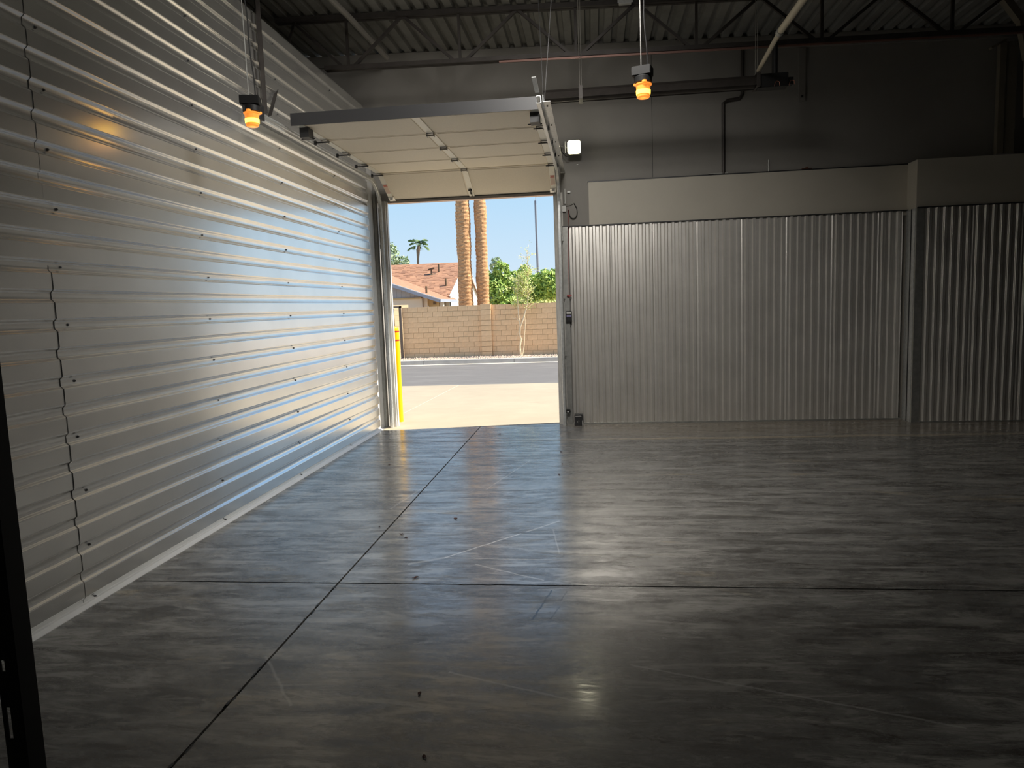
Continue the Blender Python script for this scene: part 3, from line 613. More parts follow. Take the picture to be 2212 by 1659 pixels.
# things beside the right jamb
ct = thing('door_control', 'small black door push-button station beside the right door track', 'control box', (2.56, 9.3, 1.37))
MB().box(2.520, 2.597, 9.270, 9.318, 1.368, 1.512).build('case', M['black'], ct, bevel=0.004)
MB().box(2.528, 2.589, 9.266, 9.271, 1.474, 1.503).build('white_label', M['white'], ct)
MB().box(2.528, 2.589, 9.266, 9.271, 1.436, 1.462).build('lilac_label', M['blue'], ct)
MB().tube([(2.558, 9.271, 1.405), (2.558, 9.262, 1.405)], 0.012, 12).build('button', M['darkgrey'], ct)
pc = thing('pull_cord', 'thin red emergency pull cord with red grip right of door', 'cord', (2.568, 9.29, 1.70))
MB().tube([(2.580, 9.30, 2.83), (2.586, 9.30, 2.70), (2.590, 9.302, 2.60), (2.575, 9.295, 2.45), (2.568, 9.29, 1.72)], 0.0035, 6).build('cord_line', M['redcord'], pc)
MB().tube([(2.54, 9.29, 1.712), (2.60, 9.29, 1.712)], 0.012, 10).box(2.56, 2.576, 9.285, 9.295, 1.69, 1.712).build('grip', M['redgrip'], pc)
tag(MB().tube([(2.585, 9.37, 2.82)] + [(2.645 + 0.052 * math.cos(a_), 9.37, 2.79 + 0.075 * math.sin(a_) - 0.01) for a_ in [PI + q * PI / 8 for q in range(1, 9)]] + [(2.695, 9.38, 2.83), (2.66, 9.385, 2.90)], 0.006, 6).build('cable_loop', M['black']), 'black cable loop hanging on wall above wainscot left end', 'cable')
wb = thing('wall_bracket', 'small galvanised bracket beside right track above the wainscot', 'bracket', (2.52, 9.33, 2.80))
MB().box(2.500, 2.550, 9.36, 9.40, 2.80, 2.875).build('plate', M['galvdull'], wb); MB().tube([(2.500, 9.36, 2.88), (2.60, 9.36, 2.885), (2.66, 9.36, 2.91)], 0.005, 6).build('wire', M['galvdull'], wb)
tag(MB().tube([(2.546, 9.36, 2.90), (2.546, 9.36, 2.925), (2.546, 9.36, 3.09)], [0.012, 0.008, 0.007], 8).build('light_rod', M['white']), 'short pale rod hanging on wall beside head of the right track', 'rod')
tag(MB().box(2.575, 2.615, 9.36, 9.39, 3.035, 3.06).build('wall_clip', M['white'], bevel=0.004), 'small pale clip on wall beside the short pale rod', 'clip')
pe = thing('photo_eye', 'small black safety photo eye low beside the right door track', 'sensor', (2.51, 9.27, 0.165))
MB().box(2.492, 2.545, 9.235, 9.27, 0.168, 0.212).box(2.53, 2.55, 9.26, 9.32, 0.18, 0.19).build('body', M['black'], pe, bevel=0.003)
MB().box(2.503, 2.53, 9.231, 9.236, 0.180, 0.190).build('lens', M['white'], pe)
bs = thing('bait_box', 'small dark box with pale scrawled lettering on floor against wainscot', 'box', (2.65, 9.25, 0))
MB().box(2.598, 2.705, 9.215, 9.322, 0.0, 0.150).build('case', M['darkgrey'], bs, bevel=0.004)
MB().box(2.602, 2.701, 9.211, 9.216, 0.108, 0.112).build('lid_seam', M['black'], bs)
pts = [(2.612 + 0.076 * t / 40, 9.2125, 0.124 + 0.008 * math.sin(t * 1.1) + 0.003 * t / 40) for t in range(41)]
MB().tube(pts, 0.0016, 5).build('script_lettering', M['white'], bs)
MB().tube([(2.648 + 0.010 * math.cos(a_), 9.2125, 0.052 + 0.014 * math.sin(a_)) for a_ in [q * PI / 8 for q in range(14)]], 0.0014, 5).build('oval_mark', M['white'], bs)
MB().box(2.700, 2.708, 9.212, 9.222, 0.0, 0.07).build('latch', M['white'], bs)

# slotted post at the near left
sp_ = MB(); xa_, xb_ = 1.577, 1.627; yf = 1.30; zslots = [(0.70, 0.79, 'slot'), (0.872, 0.892, 'hole')]
zs = [0.0]; zz = 0.05
while zz < 2.6:
    zslots2 = (zz, zz + 0.045); zs += list(zslots2); zz += 0.168
cuts = [(0.703, 0.775, 0.010), (0.857, 0.882, 0.009)]
allc = sorted(cuts + [(0.857 + 0.155 * q, 0.857 + 0.155 * q + (0.07 if q % 2 else 0.025), 0.010) for q in range(1, 11)] + [(0.70 - 0.155 * q, 0.70 - 0.155 * q + (0.025 if q % 2 else 0.07), 0.010) for q in range(1, 5)])
prev = 0.0; xm = 1.592
for a0, a1, hw in allc:
    sp_.box(xa_, xb_, yf, yf + 0.003, prev, a0); sp_.box(xa_, xm - hw * 0.5, yf, yf + 0.003, a0, a1); sp_.box(xm + hw * 0.5, xb_, yf, yf + 0.003, a0, a1); prev = a1
sp_.box(xa_, xb_, yf, yf + 0.003, prev, 2.6); sp_.box(xb_ - 0.003, xb_, yf + 0.003, yf + 0.045, 0, 2.6)
tag(sp_.build('slotted_post', M['black']), 'black slotted angle post at extreme left edge, nearest the viewer', 'post')

# dry leaves and specks on the floor
rl = random.Random(5)
leafpos = [((1.793, 5.139), 0.0168, 'dry leaf in middle of the bright floor reflection'), ((1.779, 3.965), 0.0180, 'dry leaf just beyond the long cross joint'), ((1.474, 4.766), 0.0120, 'left of two dry leaves right of diagonal joint'),
           ((1.529, 4.686), 0.0108, 'right of two dry leaves right of diagonal joint'), ((2.493, 7.541), 0.0132, 'dry leaf far off, right edge of floor reflection'), ((2.521, 6.514), 0.0120, 'dry leaf at reflection edge, nearest of that row'),
           ((1.666, 8.675), 0.0156, 'dry leaf on floor near the door opening'), ((2.532, 6.959), 0.0108, 'dry leaf at reflection edge, middle of that row'), ((2.113, 2.713), 0.0108, 'dark dry leaf on near floor below the tyre marks'),
           ((2.232, 2.305), 0.0096, 'dry leaf at bottom edge of the picture'), ((1.258, 4.934), 0.0084, 'dry leaf left of the diagonal joint'), ((0.731, 6.986), 0.0108, 'dry leaf on floor toward the left metal wall')]
for (x, y), r, lab in leafpos:
    a0 = rl.uniform(0, PI); pts = []
    for k in range(12):
        t = 2 * PI * k / 12; rr = r * (1 + 0.25 * rl.uniform(-1, 1)) * (1.0 if k % 3 else 1.25)
        px, py = rr * math.cos(t), rr * 0.6 * math.sin(t); pts.append((x + px * math.cos(a0) - py * math.sin(a0), y + px * math.sin(a0) + py * math.cos(a0), 0.002 + 0.006 * abs(math.sin(t * 1.5))))
    n = len(pts); vs = pts + [(x, y, 0.004)] + [(a_, b_, c_ + 0.0012) for a_, b_, c_ in pts] + [(x, y, 0.0055)]
    fs = [(n, (k + 1) % n, k) for k in range(n)] + [(2 * n + 1, n + 1 + k, n + 1 + (k + 1) % n) for k in range(n)] + [(k, (k + 1) % n, n + 1 + (k + 1) % n, n + 1 + k) for k in range(n)]
    tag(MB().add(vs, fs).build('dry_leaf', M['leafdry']), lab, 'leaf', 'dry leaves on the floor')

# ------------------------------------------------------------------ outside ground
def zg(y): return -0.0187 * (y - 9.5) if y > 9.5 else 0.0
ap = MB()
def slab(mb_, x0, x1, y0, y1, th=0.12, dz=0.0):
    return mb_.add([(x, y, zg(y) + dz - t) for x in (x0, x1) for y in (y0, y1) for t in (th, 0)], [(0, 1, 3, 2), (4, 6, 7, 5), (0, 4, 5, 1), (2, 3, 7, 6), (0, 2, 6, 4), (1, 5, 7, 3)])
apr = slab(MB(), -30, 40, 9.50, 15.42, 0.2, -0.0025).build('paving_base', M['apronjoint']); struct(apr, 'sunlit concrete apron outside the door')
for xa2, xb2 in ((-30, -4.6), (-4.585, -0.148), (-0.135, 4.3), (4.315, 8.75), (8.765, 40)):
    slab(MB(), xa2, xb2, 9.50, 15.42, 0.012).build('apron_slab', M['apron'], apr)
rd = slab(MB(), -40, 50, 15.42, 22.75, 0.2).build('asphalt_lane', M['asphalt']); struct(rd, 'grey asphalt lane beyond the concrete apron')
gt = slab(MB(), -40, 50, 22.60, 23.02, 0.18, 0.006).build('gutter', M['gutter']); struct(gt, 'pale concrete gutter strip along far curb')
cb = thing('curb', 'grey concrete curb in front of the block wall', 'curb', (0, 23.1, -0.25), None, 'structure')
x = -15.0
while x < 15:
    x2 = x + (3.05 if abs(x + 3.1) > 0.1 else 3.05)
    MB().extr([(23.02, -0.26), (23.05, -0.118), (23.07, -0.108), (23.22, -0.105), (23.22, -0.26)], 'x', x + 0.006, x2 - 0.006).build('curb_stone', M['curb'], cb); x = x2
sl = MB().add([(-40, 23.2, -0.30), (50, 23.2, -0.30), (50, 70, -0.6), (-40, 70, -0.6), (-40, 23.2, -0.125), (50, 23.2, -0.125), (50, 25.6, -0.19), (-40, 25.6, -0.19), (50, 70, -0.25), (-40, 70, -0.25)],
              [(0, 1, 2, 3), (4, 5, 6, 7), (7, 6, 8, 9), (0, 1, 5, 4)]).build('ground', M['soil']); struct(sl, 'pale bare soil behind the curb and wall')
rg = random.Random(11); mb = MB()
for k in range(2600):
    x = rg.uniform(-5, 4.5); y = rg.uniform(23.25, 25.32); z = -0.125 - (y - 23.2) * 0.027; r = rg.uniform(0.012, 0.04) * (1.5 if rg.random() < .05 else 1)
    vs = [(x + r * math.cos(t) * rg.uniform(.7, 1), y + r * math.sin(t) * rg.uniform(.7, 1), z) for t in (0, 1.6, 3.1, 4.7)] + [(x, y, z + r * 0.9)]
    mb.add(vs, [(0, 1, 4), (1, 2, 4), (2, 3, 4), (3, 0, 4)])
gv = mb.build('gravel', M['gravel']); tag(gv, 'reddish gravel strip between curb and block wall', 'gravel', None, 'stuff')

# block wall
YW = 25.5; BH = 0.1905; BWD = 0.3765; ZB = -0.215
bwall = MB().box(-4.13, 3.4, YW + 0.012, YW + 0.14, ZB, ZB + 10 * BH - 0.008).build('block_wall', M['mortar']); tag(bwall, 'tan concrete block boundary wall with a pilaster across the lane', 'wall')
proto = {}
def block(x0, x1, z0, y0=YW, y1=YW + 0.13, j=0.005, dz=0.0):
    key = (round(x1 - x0, 3), rg.randrange(3), round(y0, 2))
    ymid = (y0 + y1) / 2
    if key not in proto:
        o = MB().box(x0 + j, x1 - j, y0, y1, z0 + j, z0 + BH - j).build('block', BLK[key[1]], bwall, origin=(x0, y0, z0)); proto[key] = o
    else:
        c = proto[key].copy(); C.objects.link(c); o = c
        o.location = Vector((x0, y0, z0)) - Vector(wloc(bwall))
    o.location.y += rg.uniform(-0.0035, 0.0035)
    return o
PX0, PX1 = -1.19, -0.80
for row in range(10):
    z = ZB + row * BH; off = (row % 2) * BWD / 2
    # left run (from the pilaster leftwards) and right run
    x = PX0 - (0.10 if row % 2 else 0.29)
    block(x, PX0, z)
    while x > -4.12:
        x0 = max(-4.13, x - BWD)
        if x - x0 > 0.05: block(x0, x, z)
        x = x0
        if x <= -4.125: break
    x = PX1 + (0.15 if row % 2 else 0.34); block(PX1, x, z)
    while x < 3.35:
        x1 = min(3.4, x + BWD)
        if x1 - x > 0.05: block(x, x1, z)
        x = x1
for row in range(10): block(PX0, PX1, ZB + row * BH + 0.012, YW - 0.10, YW + 0.0)
MB().box(PX0, PX1, YW - 0.10, YW + 0.13, ZB + 10 * BH + 0.006, ZB + 10 * BH + 0.03).build('pilaster_cap', BLK[0], bwall)
# metal gate frame left of the wall with a sunlit masonry pier behind
gf = thing('gate', 'dark brown steel gate frame at left end of the block wall', 'gate', (-4.6, 25.4, -0.2))
MB().box(-4.19, -4.125, 25.34, 25.42, -0.2, 1.75).build('post', M['gate'], gf); MB().box(-4.22, -4.19, 25.37, 25.40, -0.2, 1.70).build('stile', M['gate'], gf)
MB().box(-6.5, -4.125, 25.34, 25.42, 1.69, 1.75).build('top_rail', M['gate'], gf)
MB().box(-4.45, -4.40, 25.38, 25.41, -0.2, 1.66).build('stile', M['gate'], gf); MB().box(-6.5, -4.40, 25.38, 25.41, 1.60, 1.66).build('rail', M['gate'], gf)
pier = thing('masonry_pier', 'sunlit cream block pier seen through the dark gate frame', 'pier', (-5.2, 26.2, -0.2))
for q in range(10):
    MB().obox((-4.75, 26.35, -0.2 + 0.1 + 0.2 * q), (0.6, 0.80, 0), (0.80, -0.6, 0), (0, 0, 1), 0.7, 0.12, 0.097).build('block', M['creamblock'], pier)

# bollard
bo = thing('bollard', 'yellow safety bollard with two red bands just outside left jamb', 'bollard', (0.062, 9.83, 0))
prof = [(0.066, -0.02), (0.068, 0.0), (0.068, 1.285), (0.067, 1.32), (0.062, 1.345), (0.050, 1.362), (0.030, 1.372), (0.004, 1.375)]
MB().lathe((0.040, 9.83, 0), prof, 28).build('sleeve', M['yellow'], bo, smooth=True)
for z in (1.175, 1.298): MB().lathe((0.040, 9.83, 0), [(0.066, z - 0.011), (0.0695, z - 0.010), (0.0695, z + 0.010), (0.066, z + 0.011)], 28).build('red_band', M['redband'], bo, smooth=True)

# ------------------------------------------------------------------ palms
def palm_trunk(x, y, r0, r1, h, lean, label, seed):
    rp = random.Random(seed); t_ = thing('palm_tree', label, 'palm tree', (x, y, -0.2))
    seg = 26; rings = 190; vs = []; fs = []
    for i in range(rings):
        t = i / (rings - 1); z = -0.2 + h * t; r = r0 + (r1 - r0) * t
        cx = x + lean * (1 - t) ; bul = 0.012 * math.sin(z * 2.3 + seed) + 0.010 * math.sin(z * 5.1)
        for k in range(seg):
            a_ = 2 * PI * k / seg; nn = noise.noise(Vector((math.cos(a_) * 2.2, math.sin(a_) * 2.2, z * 5 + seed))) * 0.016 + (0.010 if i % 2 else -0.004) * rp.uniform(0.3, 1.5)
            rr = r + bul + nn; vs.append((cx + rr * math.cos(a_), y + rr * math.sin(a_), z))
    fs = [(i * seg + k, i * seg + (k + 1) % seg, (i + 1) * seg + (k + 1) % seg, (i + 1) * seg + k) for i in range(rings - 1) for k in range(seg)] + [tuple(range(seg)), tuple((rings - 1) * seg + k for k in range(seg))]
    MB().add(vs, fs).build('trunk', M['bark'], t_)
    return t_
def frond_crown(parent, x, y, z, n, L, seed, w_=0.5):
    rp = random.Random(seed)
    for k in range(n):
        az = 2 * PI * k / n + rp.uniform(-.2, .2); elv = rp.uniform(-0.5, 1.2); mb = MB(); p = Vector((x, y, z)); d_ = Vector((math.cos(az) * math.cos(elv), math.sin(az) * math.cos(elv), math.sin(elv)))
        pts = [p.copy()]
        for s_ in range(7): d_ = (d_ + Vector((0, 0, -0.16 * s_ * 0.5))).normalized(); p = p + d_ * L / 7; pts.append(p.copy())
        mb.tube(pts, [0.03 * L / 2 * (1 - i_ / 9) for i_ in range(8)], 4)
        side = Vector((-math.sin(az), math.cos(az), 0))
        for i_ in range(2, 8):
            q = pts[i_]
            for s2 in (-1, 1):
                for jj in range(3):
                    q2 = q + (pts[i_] - pts[i_ - 1]) * (jj / 3 - 0.5); tip = q2 + side * s2 * w_ * rp.uniform(.6, 1) * (1.1 - abs(i_ - 5) * 0.12) + Vector((0, 0, -0.35 * w_)) + (pts[i_] - pts[i_ - 1]) * 1.2
                    mb.add([q2 - (pts[i_] - pts[i_ - 1]) * 0.12, q2 + (pts[i_] - pts[i_ - 1]) * 0.22, tip], [(0, 1, 2)])
        mb.build('frond', M['frond'], parent)
palmA = palm_trunk(-2.13, 28.0, 0.290, 0.255, 14.0, -0.04, 'thicker shaggy palm trunk behind block wall, left of the pair', 3)
palmB = palm_trunk(-1.475, 28.2, 0.250, 0.195, 14.5, -0.02, 'slimmer shaggy palm trunk behind block wall, right of the pair', 8)
frond_crown(palmA, -2.13, 28.0, 13.7, 16, 2.6, 21); frond_crown(palmB, -1.475, 28.2, 14.2, 16, 2.6, 22)
fp = thing('palm_tree', 'small distant fan palm rising above the house roof', 'palm tree', (-16.95, 80, -0.5))
MB().tube([(-16.95, 80, -0.5), (-16.95, 80, 6.0), (-16.90, 80, 7.4), (-16.82, 80, 8.4), (-16.72, 80, 8.9)], [0.17, 0.14, 0.13, 0.22, 0.12], 10).build('trunk', M['trunk'], fp)
rp = random.Random(4)
for k in range(15):
    az = k * 2 * PI / 15 + rp.uniform(-.15, .15); elv = rp.uniform(-0.2, 1.15); c0 = Vector((-16.72, 80, 8.85)); u = Vector((math.cos(az) * math.cos(elv), math.sin(az) * math.cos(elv), math.sin(elv)))
    L = rp.uniform(0.8, 1.15); mb = MB(); tip = c0 + u * L * 0.6; side = Vector((-math.sin(az), math.cos(az), 0)); mb.tube([c0, tip], 0.03, 4)
    for s_ in range(-4, 5):
        dd = (u + side * s_ * 0.22 + Vector((0, 0, -0.25 - 0.05 * abs(s_)))).normalized(); mb.add([tip - side * 0.05, tip + side * 0.05, tip + dd * L * 0.5 + side * 0.09, tip + dd * L * 0.85 + Vector((0, 0, -0.25))], [(0, 1, 2), (0, 2, 3)])
    mb.build('frond', M['frond'], fp)

# ------------------------------------------------------------------ foliage
def foliage(blobs, n, size, seed, fill=0.35):
    rp = random.Random(seed); mb = MB(); tot = sum(b[3] * b[4] for b in blobs)
    for (cx, cy, cz, rx, rz) in blobs:
        for _ in range(int(n * rx * rz / tot)):
            u = Vector((rp.gauss(0, 1), rp.gauss(0, 1), rp.gauss(0, 1))).normalized(); rr = 1 - abs(rp.gauss(0, fill * 0.5))
            lump = 1 + 0.22 * noise.noise(u * 2.3 + Vector((cx, cy, cz)))
            p = Vector((cx, cy, cz)) + Vector((u.x * rx, u.y * rx, u.z * rz)) * rr * lump
            t = (u + Vector((rp.gauss(0, .7), rp.gauss(0, .7), rp.gauss(0, .7) + 0.3))).normalized(); a_ = t.orthogonal().normalized(); a_ = Matrix.Rotation(rp.uniform(0, 6.28), 3, t) @ a_; b_ = t.cross(a_); s_ = size * rp.uniform(0.6, 1.2)
            mb.add([p - a_ * s_, p - b_ * s_ * 0.45 + t * s_ * 0.1, p + a_ * s_, p + b_ * s_ * 0.45 + t * s_ * 0.1], [(0, 1, 2, 3)])
    return mb
def tree(name, label, base, trunk_h, r, blobs, n, size, seed, m, group='trees beyond the wall'):
    t_ = thing(name, label, 'tree', base, group)
    b = Vector(base); tk = MB().tube([b, b + Vector((0.05, 0, trunk_h * .5)), b + Vector((0, 0, trunk_h))], [r, r * .8, r * .6], 8)
    for (cx, cy, cz, rx, rz) in blobs[:5]: tk.tube([b + Vector((0, 0, trunk_h * 0.8)), Vector((cx, cy, cz))], [r * .5, r * .15], 6)
    tk.build('trunk', M['trunk'], t_)
    f = foliage(blobs, n, size, seed).build('foliage', m, t_); f['kind'] = 'stuff'; return t_
tree('bushy_tree', 'bushy bright green tree directly right of the palm pair', (-1.5, 34, -0.25), 1.6, 0.10, [(-1.65, 34, 2.2, 0.85, 0.95), (-1.45, 34, 3.25, 0.42, 0.5), (-0.9, 34.2, 2.7, 0.75, 0.62), (-2.1, 34.3, 2.7, 0.6, 0.6), (-1.0, 33.8, 1.7, 0.9, 0.5)], 6500, 0.10, 1, M['leaf'])
tree('bushy_tree', 'bushy green tree in middle behind the sapling', (0.0, 35, -0.25), 1.6, 0.10, [(-0.15, 35, 2.5, 0.75, 0.7), (-0.45, 35, 3.25, 0.33, 0.35), (0.35, 35, 2.2, 0.8, 0.75), (-0.2, 34.8, 1.7, 0.8, 0.5)], 4800, 0.10, 2, M['leaf'])
tree('bushy_tree', 'bushy green tree nearest the right door jamb', (1.1, 34, -0.25), 1.6, 0.10, [(0.75, 34, 2.75, 0.62, 0.55), (1.25, 34, 2.85, 0.42, 0.50), (1.1, 34, 2.35, 0.62, 0.45), (0.55, 34.2, 2.1, 0.5, 0.5), (2.0, 34.4, 2.5, 0.7, 0.8)], 5200, 0.10, 3, M['leaf'])
tree('leafy_tree', 'pale grey-green tree above house roof at left jamb', (-12.2, 50, -0.4), 4.0, 0.2, [(-12.0, 50, 5.2, 1.15, 1.5), (-10.75, 50.5, 4.85, 0.55, 0.65), (-12.6, 50, 6.3, 0.8, 0.9), (-13.4, 50, 5.4, 1.2, 1.3)], 5200, 0.14, 4, M['leafgrey'])
tree('leafy_tree', 'wispy grey-green tree behind the gap between palm trunks', (-3.0, 45, -0.4), 3.2, 0.1, [(-3.15, 45, 4.2, 0.42, 0.55), (-3.3, 45, 3.4, 0.5, 0.4)], 500, 0.13, 6, M['leafgrey'])
hb = foliage([(1.3, 29.5, 1.60, 0.9, 0.26), (2.4, 29.5, 1.55, 0.8, 0.26), (0.4, 29.6, 1.50, 0.6, 0.22)], 1800, 0.07, 9).build('hedge', M['leafsap'])
tag(hb, 'low bright yellow-green hedge showing just above wall at right', 'hedge', None, 'stuff')
# sapling in front of the wall
sg = thing('sapling', 'young sapling with pale forked stems planted before the block wall', 'tree', (0.28, 25.05, -0.18))
SX = 0.28
def stem(pts, r0, r1, nm='stem'):
    n = len(pts); return MB().tube(pts, [1.35 * (r0 + (r1 - r0) * i / (n - 1)) for i in range(n)], 7).build(nm, M['sapbark'], sg, smooth=True)
Y_ = 25.05
stem([(SX, Y_, -0.18), (SX - .03, Y_, 0.15), (SX + .02, Y_, 0.42), (SX - .02, Y_, 0.6), (SX + .01, Y_, 0.85), (SX + .13, Y_, 1.15), (SX + .24, Y_, 1.5), (SX + .31, Y_ + .02, 1.8), (SX + .33, Y_, 2.4), (SX + .36, Y_, 3.0), (SX + .33, Y_, 3.35)], 0.028, 0.008)
stem([(SX + .05, Y_, -0.16), (SX + .12, Y_ + .03, 0.2), (SX + .15, Y_ + .03, 0.6), (SX + .19, Y_ + .03, 1.0), (SX + .17, Y_ + .02, 1.3)], 0.017, 0.008)
stem([(SX + .01, Y_, 0.85), (SX - .02, Y_, 1.1), (SX - .05, Y_, 1.5), (SX - .06, Y_, 2.1), (SX + 0.0, Y_, 2.5)], 0.018, 0.007)
stem([(SX + .0, Y_, 1.0), (SX - .12, Y_, 1.18), (SX - .22, Y_, 1.16), (SX - .30, Y_, 1.22)], 0.008, 0.004, 'twig')
stem([(SX + .02, Y_, 0.9), (SX - .10, Y_, 0.6), (SX - .17, Y_, 0.4)], 0.007, 0.004, 'twig')
rp = random.Random(17); tw = []; mb = MB(); mt = MB()
anch = [((SX + .33), 3.0), ((SX + .36), 3.2), ((SX + .3), 2.7), ((SX + .33), 2.2), ((SX - .06), 2.0), ((SX - .05), 1.7), ((SX + .3), 1.9), ((SX), 2.4), ((SX + .25), 1.6), (SX + .33, 3.35), (SX + .1, 2.0), (SX + .15, 2.3)]
for k in range(86):
    x, z = rp.choice(anch); p = Vector((x, Y_, z + rp.uniform(-.15, .15))); a_ = rp.uniform(-1.2, 1.2); L = rp.uniform(.2, .55) * (0.8 if z > 2.9 else 1)
    q = p + Vector((math.sin(a_) * L, rp.uniform(-.25, .25), math.cos(a_) * L * .8)); mid_ = (p + q) / 2 + Vector((rp.uniform(-.04, .04), 0, .03)); mt.tube([p, mid_, q], [0.005, 0.004, 0.002], 4)
    nleaf = 5 if z > 2.9 else 18
    for _ in range(nleaf):
        t = rp.random(); c = p.lerp(q, t) + Vector((rp.gauss(0, .05), rp.gauss(0, .05), rp.gauss(0, .05))); u = Vector((rp.gauss(0, 1), rp.gauss(0, 1), rp.gauss(0, 1))).normalized(); v = u.orthogonal().normalized(); s_ = rp.uniform(.026, .048)
        mb.add([c - u * s_, c + v * s_ * .4, c + u * s_, c - v * s_ * .4], [(0, 1, 2, 3)])
f = mb.build('foliage', M['leafsap'], sg); f['kind'] = 'stuff'; f = mt.build('twigs', M['sapbark'], sg); f['kind'] = 'stuff'

# street light far behind
pl = thing('street_light', 'tall thin grey street light pole standing far beyond the trees', 'street light', (-1.63, 60, -0.5))
MB().tube([(-1.63, 60, -0.5), (-1.70, 60, 10.3)], [0.11, 0.08], 10).build('pole', M['pole'], pl)
MB().tube([(-1.70, 60, 10.25), (-1.62, 60, 10.7), (-1.40, 60, 10.95)], 0.04, 8).build('arm', M['white'], pl)
MB().obox((-1.30, 60, 10.85), (1, 0, -0.45), (0, 1, 0), (0.45, 0, 1), 0.22, 0.12, 0.05).build('luminaire', M['white'], pl)

# ------------------------------------------------------------------ house
ho = thing('house', 'house with brown shingle roofs and grey gable behind the wall', 'house', (-6.5, 33, -0.3))
EX, EZ, YF = -3.65, 2.02, 30.0
def wz(x): return EZ + (EX - x) * 0.357       # wing roof plane falls to the right
def poly(vs, th=(0, 0, -0.08)):
    n = len(vs); a_ = [Vector(v) for v in vs]; b_ = [v + Vector(th) for v in a_]
    return MB().add(a_ + b_, [tuple(range(n)), tuple(reversed(range(n, 2 * n)))] + [(i, (i + 1) % n, n + (i + 1) % n, n + i) for i in range(n)])
# main roof
YE, YR, ZR = 33.2, 38.0, 4.07; XR = -3.87; XL = -16.0; sl_ = (ZR - 2.17) / (YR - YE)
poly([(XL, YE, 2.17), (XR - 0.02, YE, 2.17), (XR - 0.02, YR, ZR), (XL, YR, ZR)]).build('main_roof', M['shingle'], ho)
poly([(XL, YR, ZR), (XR - 0.02, YR, ZR), (XR - 0.02, YR + 5.5, ZR - 5.5 * sl_), (XL, YR + 5.5, ZR - 5.5 * sl_)]).build('main_roof', M['shingle'], ho)
# wing roof right slope
xw = -9.5
poly([(EX, YF, wz(EX)), (EX, YF + 3.8, wz(EX)), (xw, YF + 9.5, wz(xw)), (xw, YF, wz(xw))]).build('wing_roof', M['shingle'], ho)
poly([(xw, YF, wz(xw)), (xw, YF + 9.5, wz(xw)), (2 * xw - EX, YF + 9.5, EZ), (2 * xw - EX, YF, EZ)]).build('wing_roof', M['shingle'], ho)
# shingle courses as thin steps on the main roof
mb = MB(); rs = random.Random(2)
for r_ in range(1, 34):
    y = YE + (YR - YE) * r_ / 34; z = 2.17 + (y - YE) * sl_; x = -9.5 + rs.uniform(0, .3)
    while x < XR - 0.05:
        x2 = min(XR - 0.02, x + rs.uniform(.2, .34))
        if rs.random() < 0.55:
            h0 = 0.012; mb.add([(x, y - 0.14, z - 0.14 * sl_ + 0.002 + h0), (x2, y - 0.14, z - 0.14 * sl_ + 0.002 + h0), (x2, y, z + h0), (x, y, z + h0), (x, y - 0.14, z - 0.14 * sl_), (x2, y - 0.14, z - 0.14 * sl_), (x2, y, z), (x, y, z)], [(0, 1, 2, 3), (4, 5, 1, 0), (1, 5, 6, 2), (0, 3, 7, 4)])
        x = x2
sh = mb.build('shingles', mat('raised_shingle', (0.20, 0.095, 0.055), 0.9, col2=(0.38, 0.20, 0.115), vscale=2.5), ho); sh['kind'] = 'stuff'
# fascias of the wing rake
MB().bar((EX, YF - 0.02, wz(EX) - 0.085), (xw, YF - 0.02, wz(xw) - 0.085), 0.04, 0.15, up=(0, 0, 1)).build('rake_board', M['fascia'], ho)
MB().bar((EX, YF - 0.045, wz(EX) - 0.012), (xw, YF - 0.045, wz(xw) - 0.012), 0.05, 0.035, up=(0, 0, 1)).build('drip_edge', M['fasciatop'], ho)
MB().box(EX - 0.02, EX + 0.02, YF - 0.04, YF + 3.8, EZ - 0.13, EZ - 0.0).build('eave_board', M['fascia'], ho)
# main rake board right
MB().bar((XR, YE, 2.10), (XR, YR, ZR - 0.06), 0.05, 0.20).build('rake_board', M['white_stucco'], ho)
MB().bar((XR, YR, ZR - 0.06), (XR, YR + 5.5, ZR - 0.06 - 5.5 * sl_), 0.05, 0.20).build('rake_board', M['fasciatop'], ho)
# walls
poly([(XR - 0.12, YE + 0.5, -0.3), (XR - 0.12, YE + 10.2, -0.3), (XR - 0.12, YE + 9.9, 2.1), (XR - 0.12, YR, ZR - 0.12), (XR - 0.12, YE + 0.3, 2.15)], (-0.15, 0, 0)).build('gable_wall', M['white_stucco'], ho)
MB().box(XR - 1.1, XR - 0.12, YE + 0.5, YE + 0.65, -0.3, 2.1).build('front_wall', M['white_stucco'], ho)
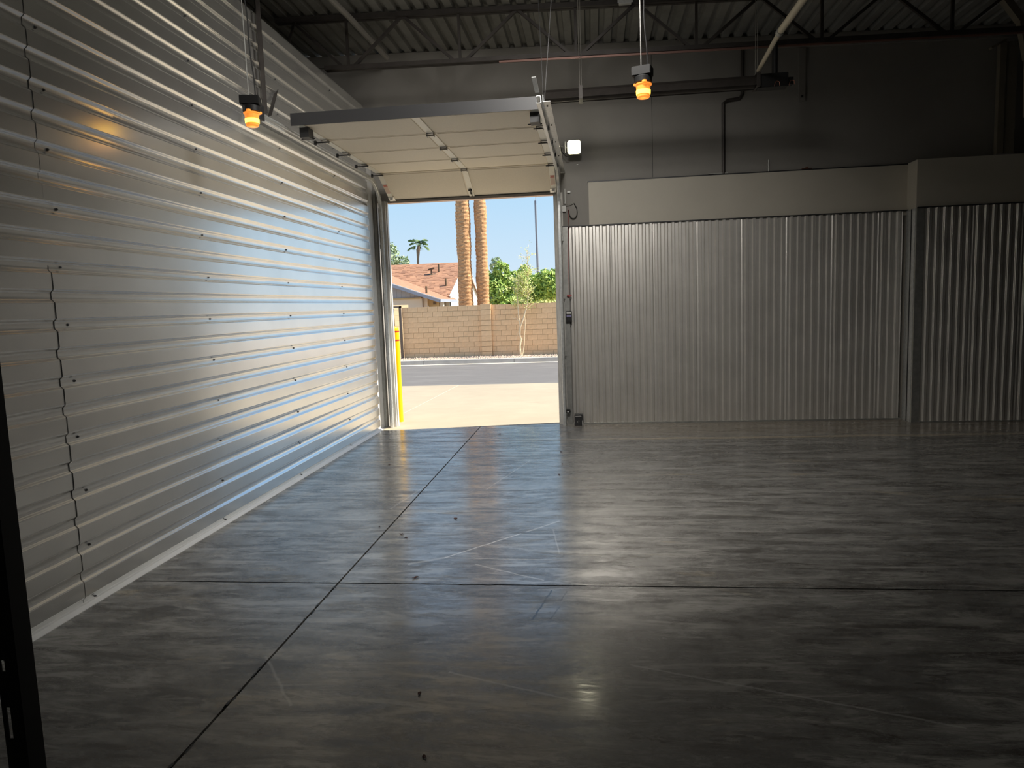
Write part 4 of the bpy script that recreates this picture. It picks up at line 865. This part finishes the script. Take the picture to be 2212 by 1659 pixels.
# siding gable: vertical boards
x = xw
while x < -4.62:
    x2 = min(x + 0.2, -4.60); MB().add([(a_, b_, c_) for a_ in (x + 0.006, x2) for b_ in (YF + 0.5, YF + 0.55) for c_ in (2.11, wz(a_) - 0.10)], [(0, 1, 3, 2), (4, 6, 7, 5), (0, 4, 5, 1), (2, 3, 7, 6), (0, 2, 6, 4), (1, 5, 7, 3)]).build('siding_board', M['siding'], ho); x += 0.2
MB().box(xw, -4.60, YF + 0.46, YF + 0.58, 2.07, 2.13).build('beam', M['stuccodark'], ho)
MB().box(xw, -4.58, YF + 0.55, YF + 0.75, -0.3, 2.09).build('front_wall', M['stucco'], ho)
MB().box(-4.58, -4.38, YF + 0.60, YF + 0.80, -0.3, 2.15).build('door_casing', M['stucco'], ho)
MB().box(-4.38, -3.90, YF + 0.85, YF + 1.0, -0.3, 2.05).build('ochre_wall', M['stuccodark'], ho)
MB().box(-4.56, -4.53, YF + 0.5, YF + 0.55, -0.3, 2.12).build('downpipe', M['gate'], ho)
MB().box(-4.15, -4.03, YF + 0.78, YF + 0.85, 1.80, 1.90).build('porch_lamp', M['vent'], ho)
MB().box(-3.88, -3.72, YF + 0.9, YF + 1.1, -0.3, 1.95).build('white_post', M['white_stucco'], ho)
# roof vents
def vent(x, y, zr, h, cowl=False):
    v_ = MB().tube([(x, y, zr - 0.1), (x, y, zr + h)], 0.045, 10)
    if cowl: v_.obox((x, y, zr + h), (1, 0, 0.25), (0, 1, 0), (-0.25, 0, 1), 0.17, 0.08, 0.035).obox((x, y, zr + 0.0), (1, 0, 0), (0, 1, sl_), (0, -sl_, 1), 0.2, 0.12, 0.012)
    v_.build('roof_vent', M['vent'], ho)
def zmain(y): return 2.17 + (y - YE) * sl_
vent(-5.42, 36.3, zmain(36.3), 0.28, True); vent(-5.09, 36.6, zmain(36.6), 0.42); vent(-4.33, 34.6, zmain(34.6), 0.36)
vent(-4.50, 31.1, wz(-4.50), 0.30)
# grey windows on the gable end seen between the palms
MB().box(XR - 0.12, XR - 0.05, 36.2, 37.6, 1.2, 2.2).build('window', M['fascia'], ho)
MB().box(XR - 0.13, XR - 0.04, 38.6, 39.8, 2.6, 2.9).build('louvre_vent', M['siding'], ho)
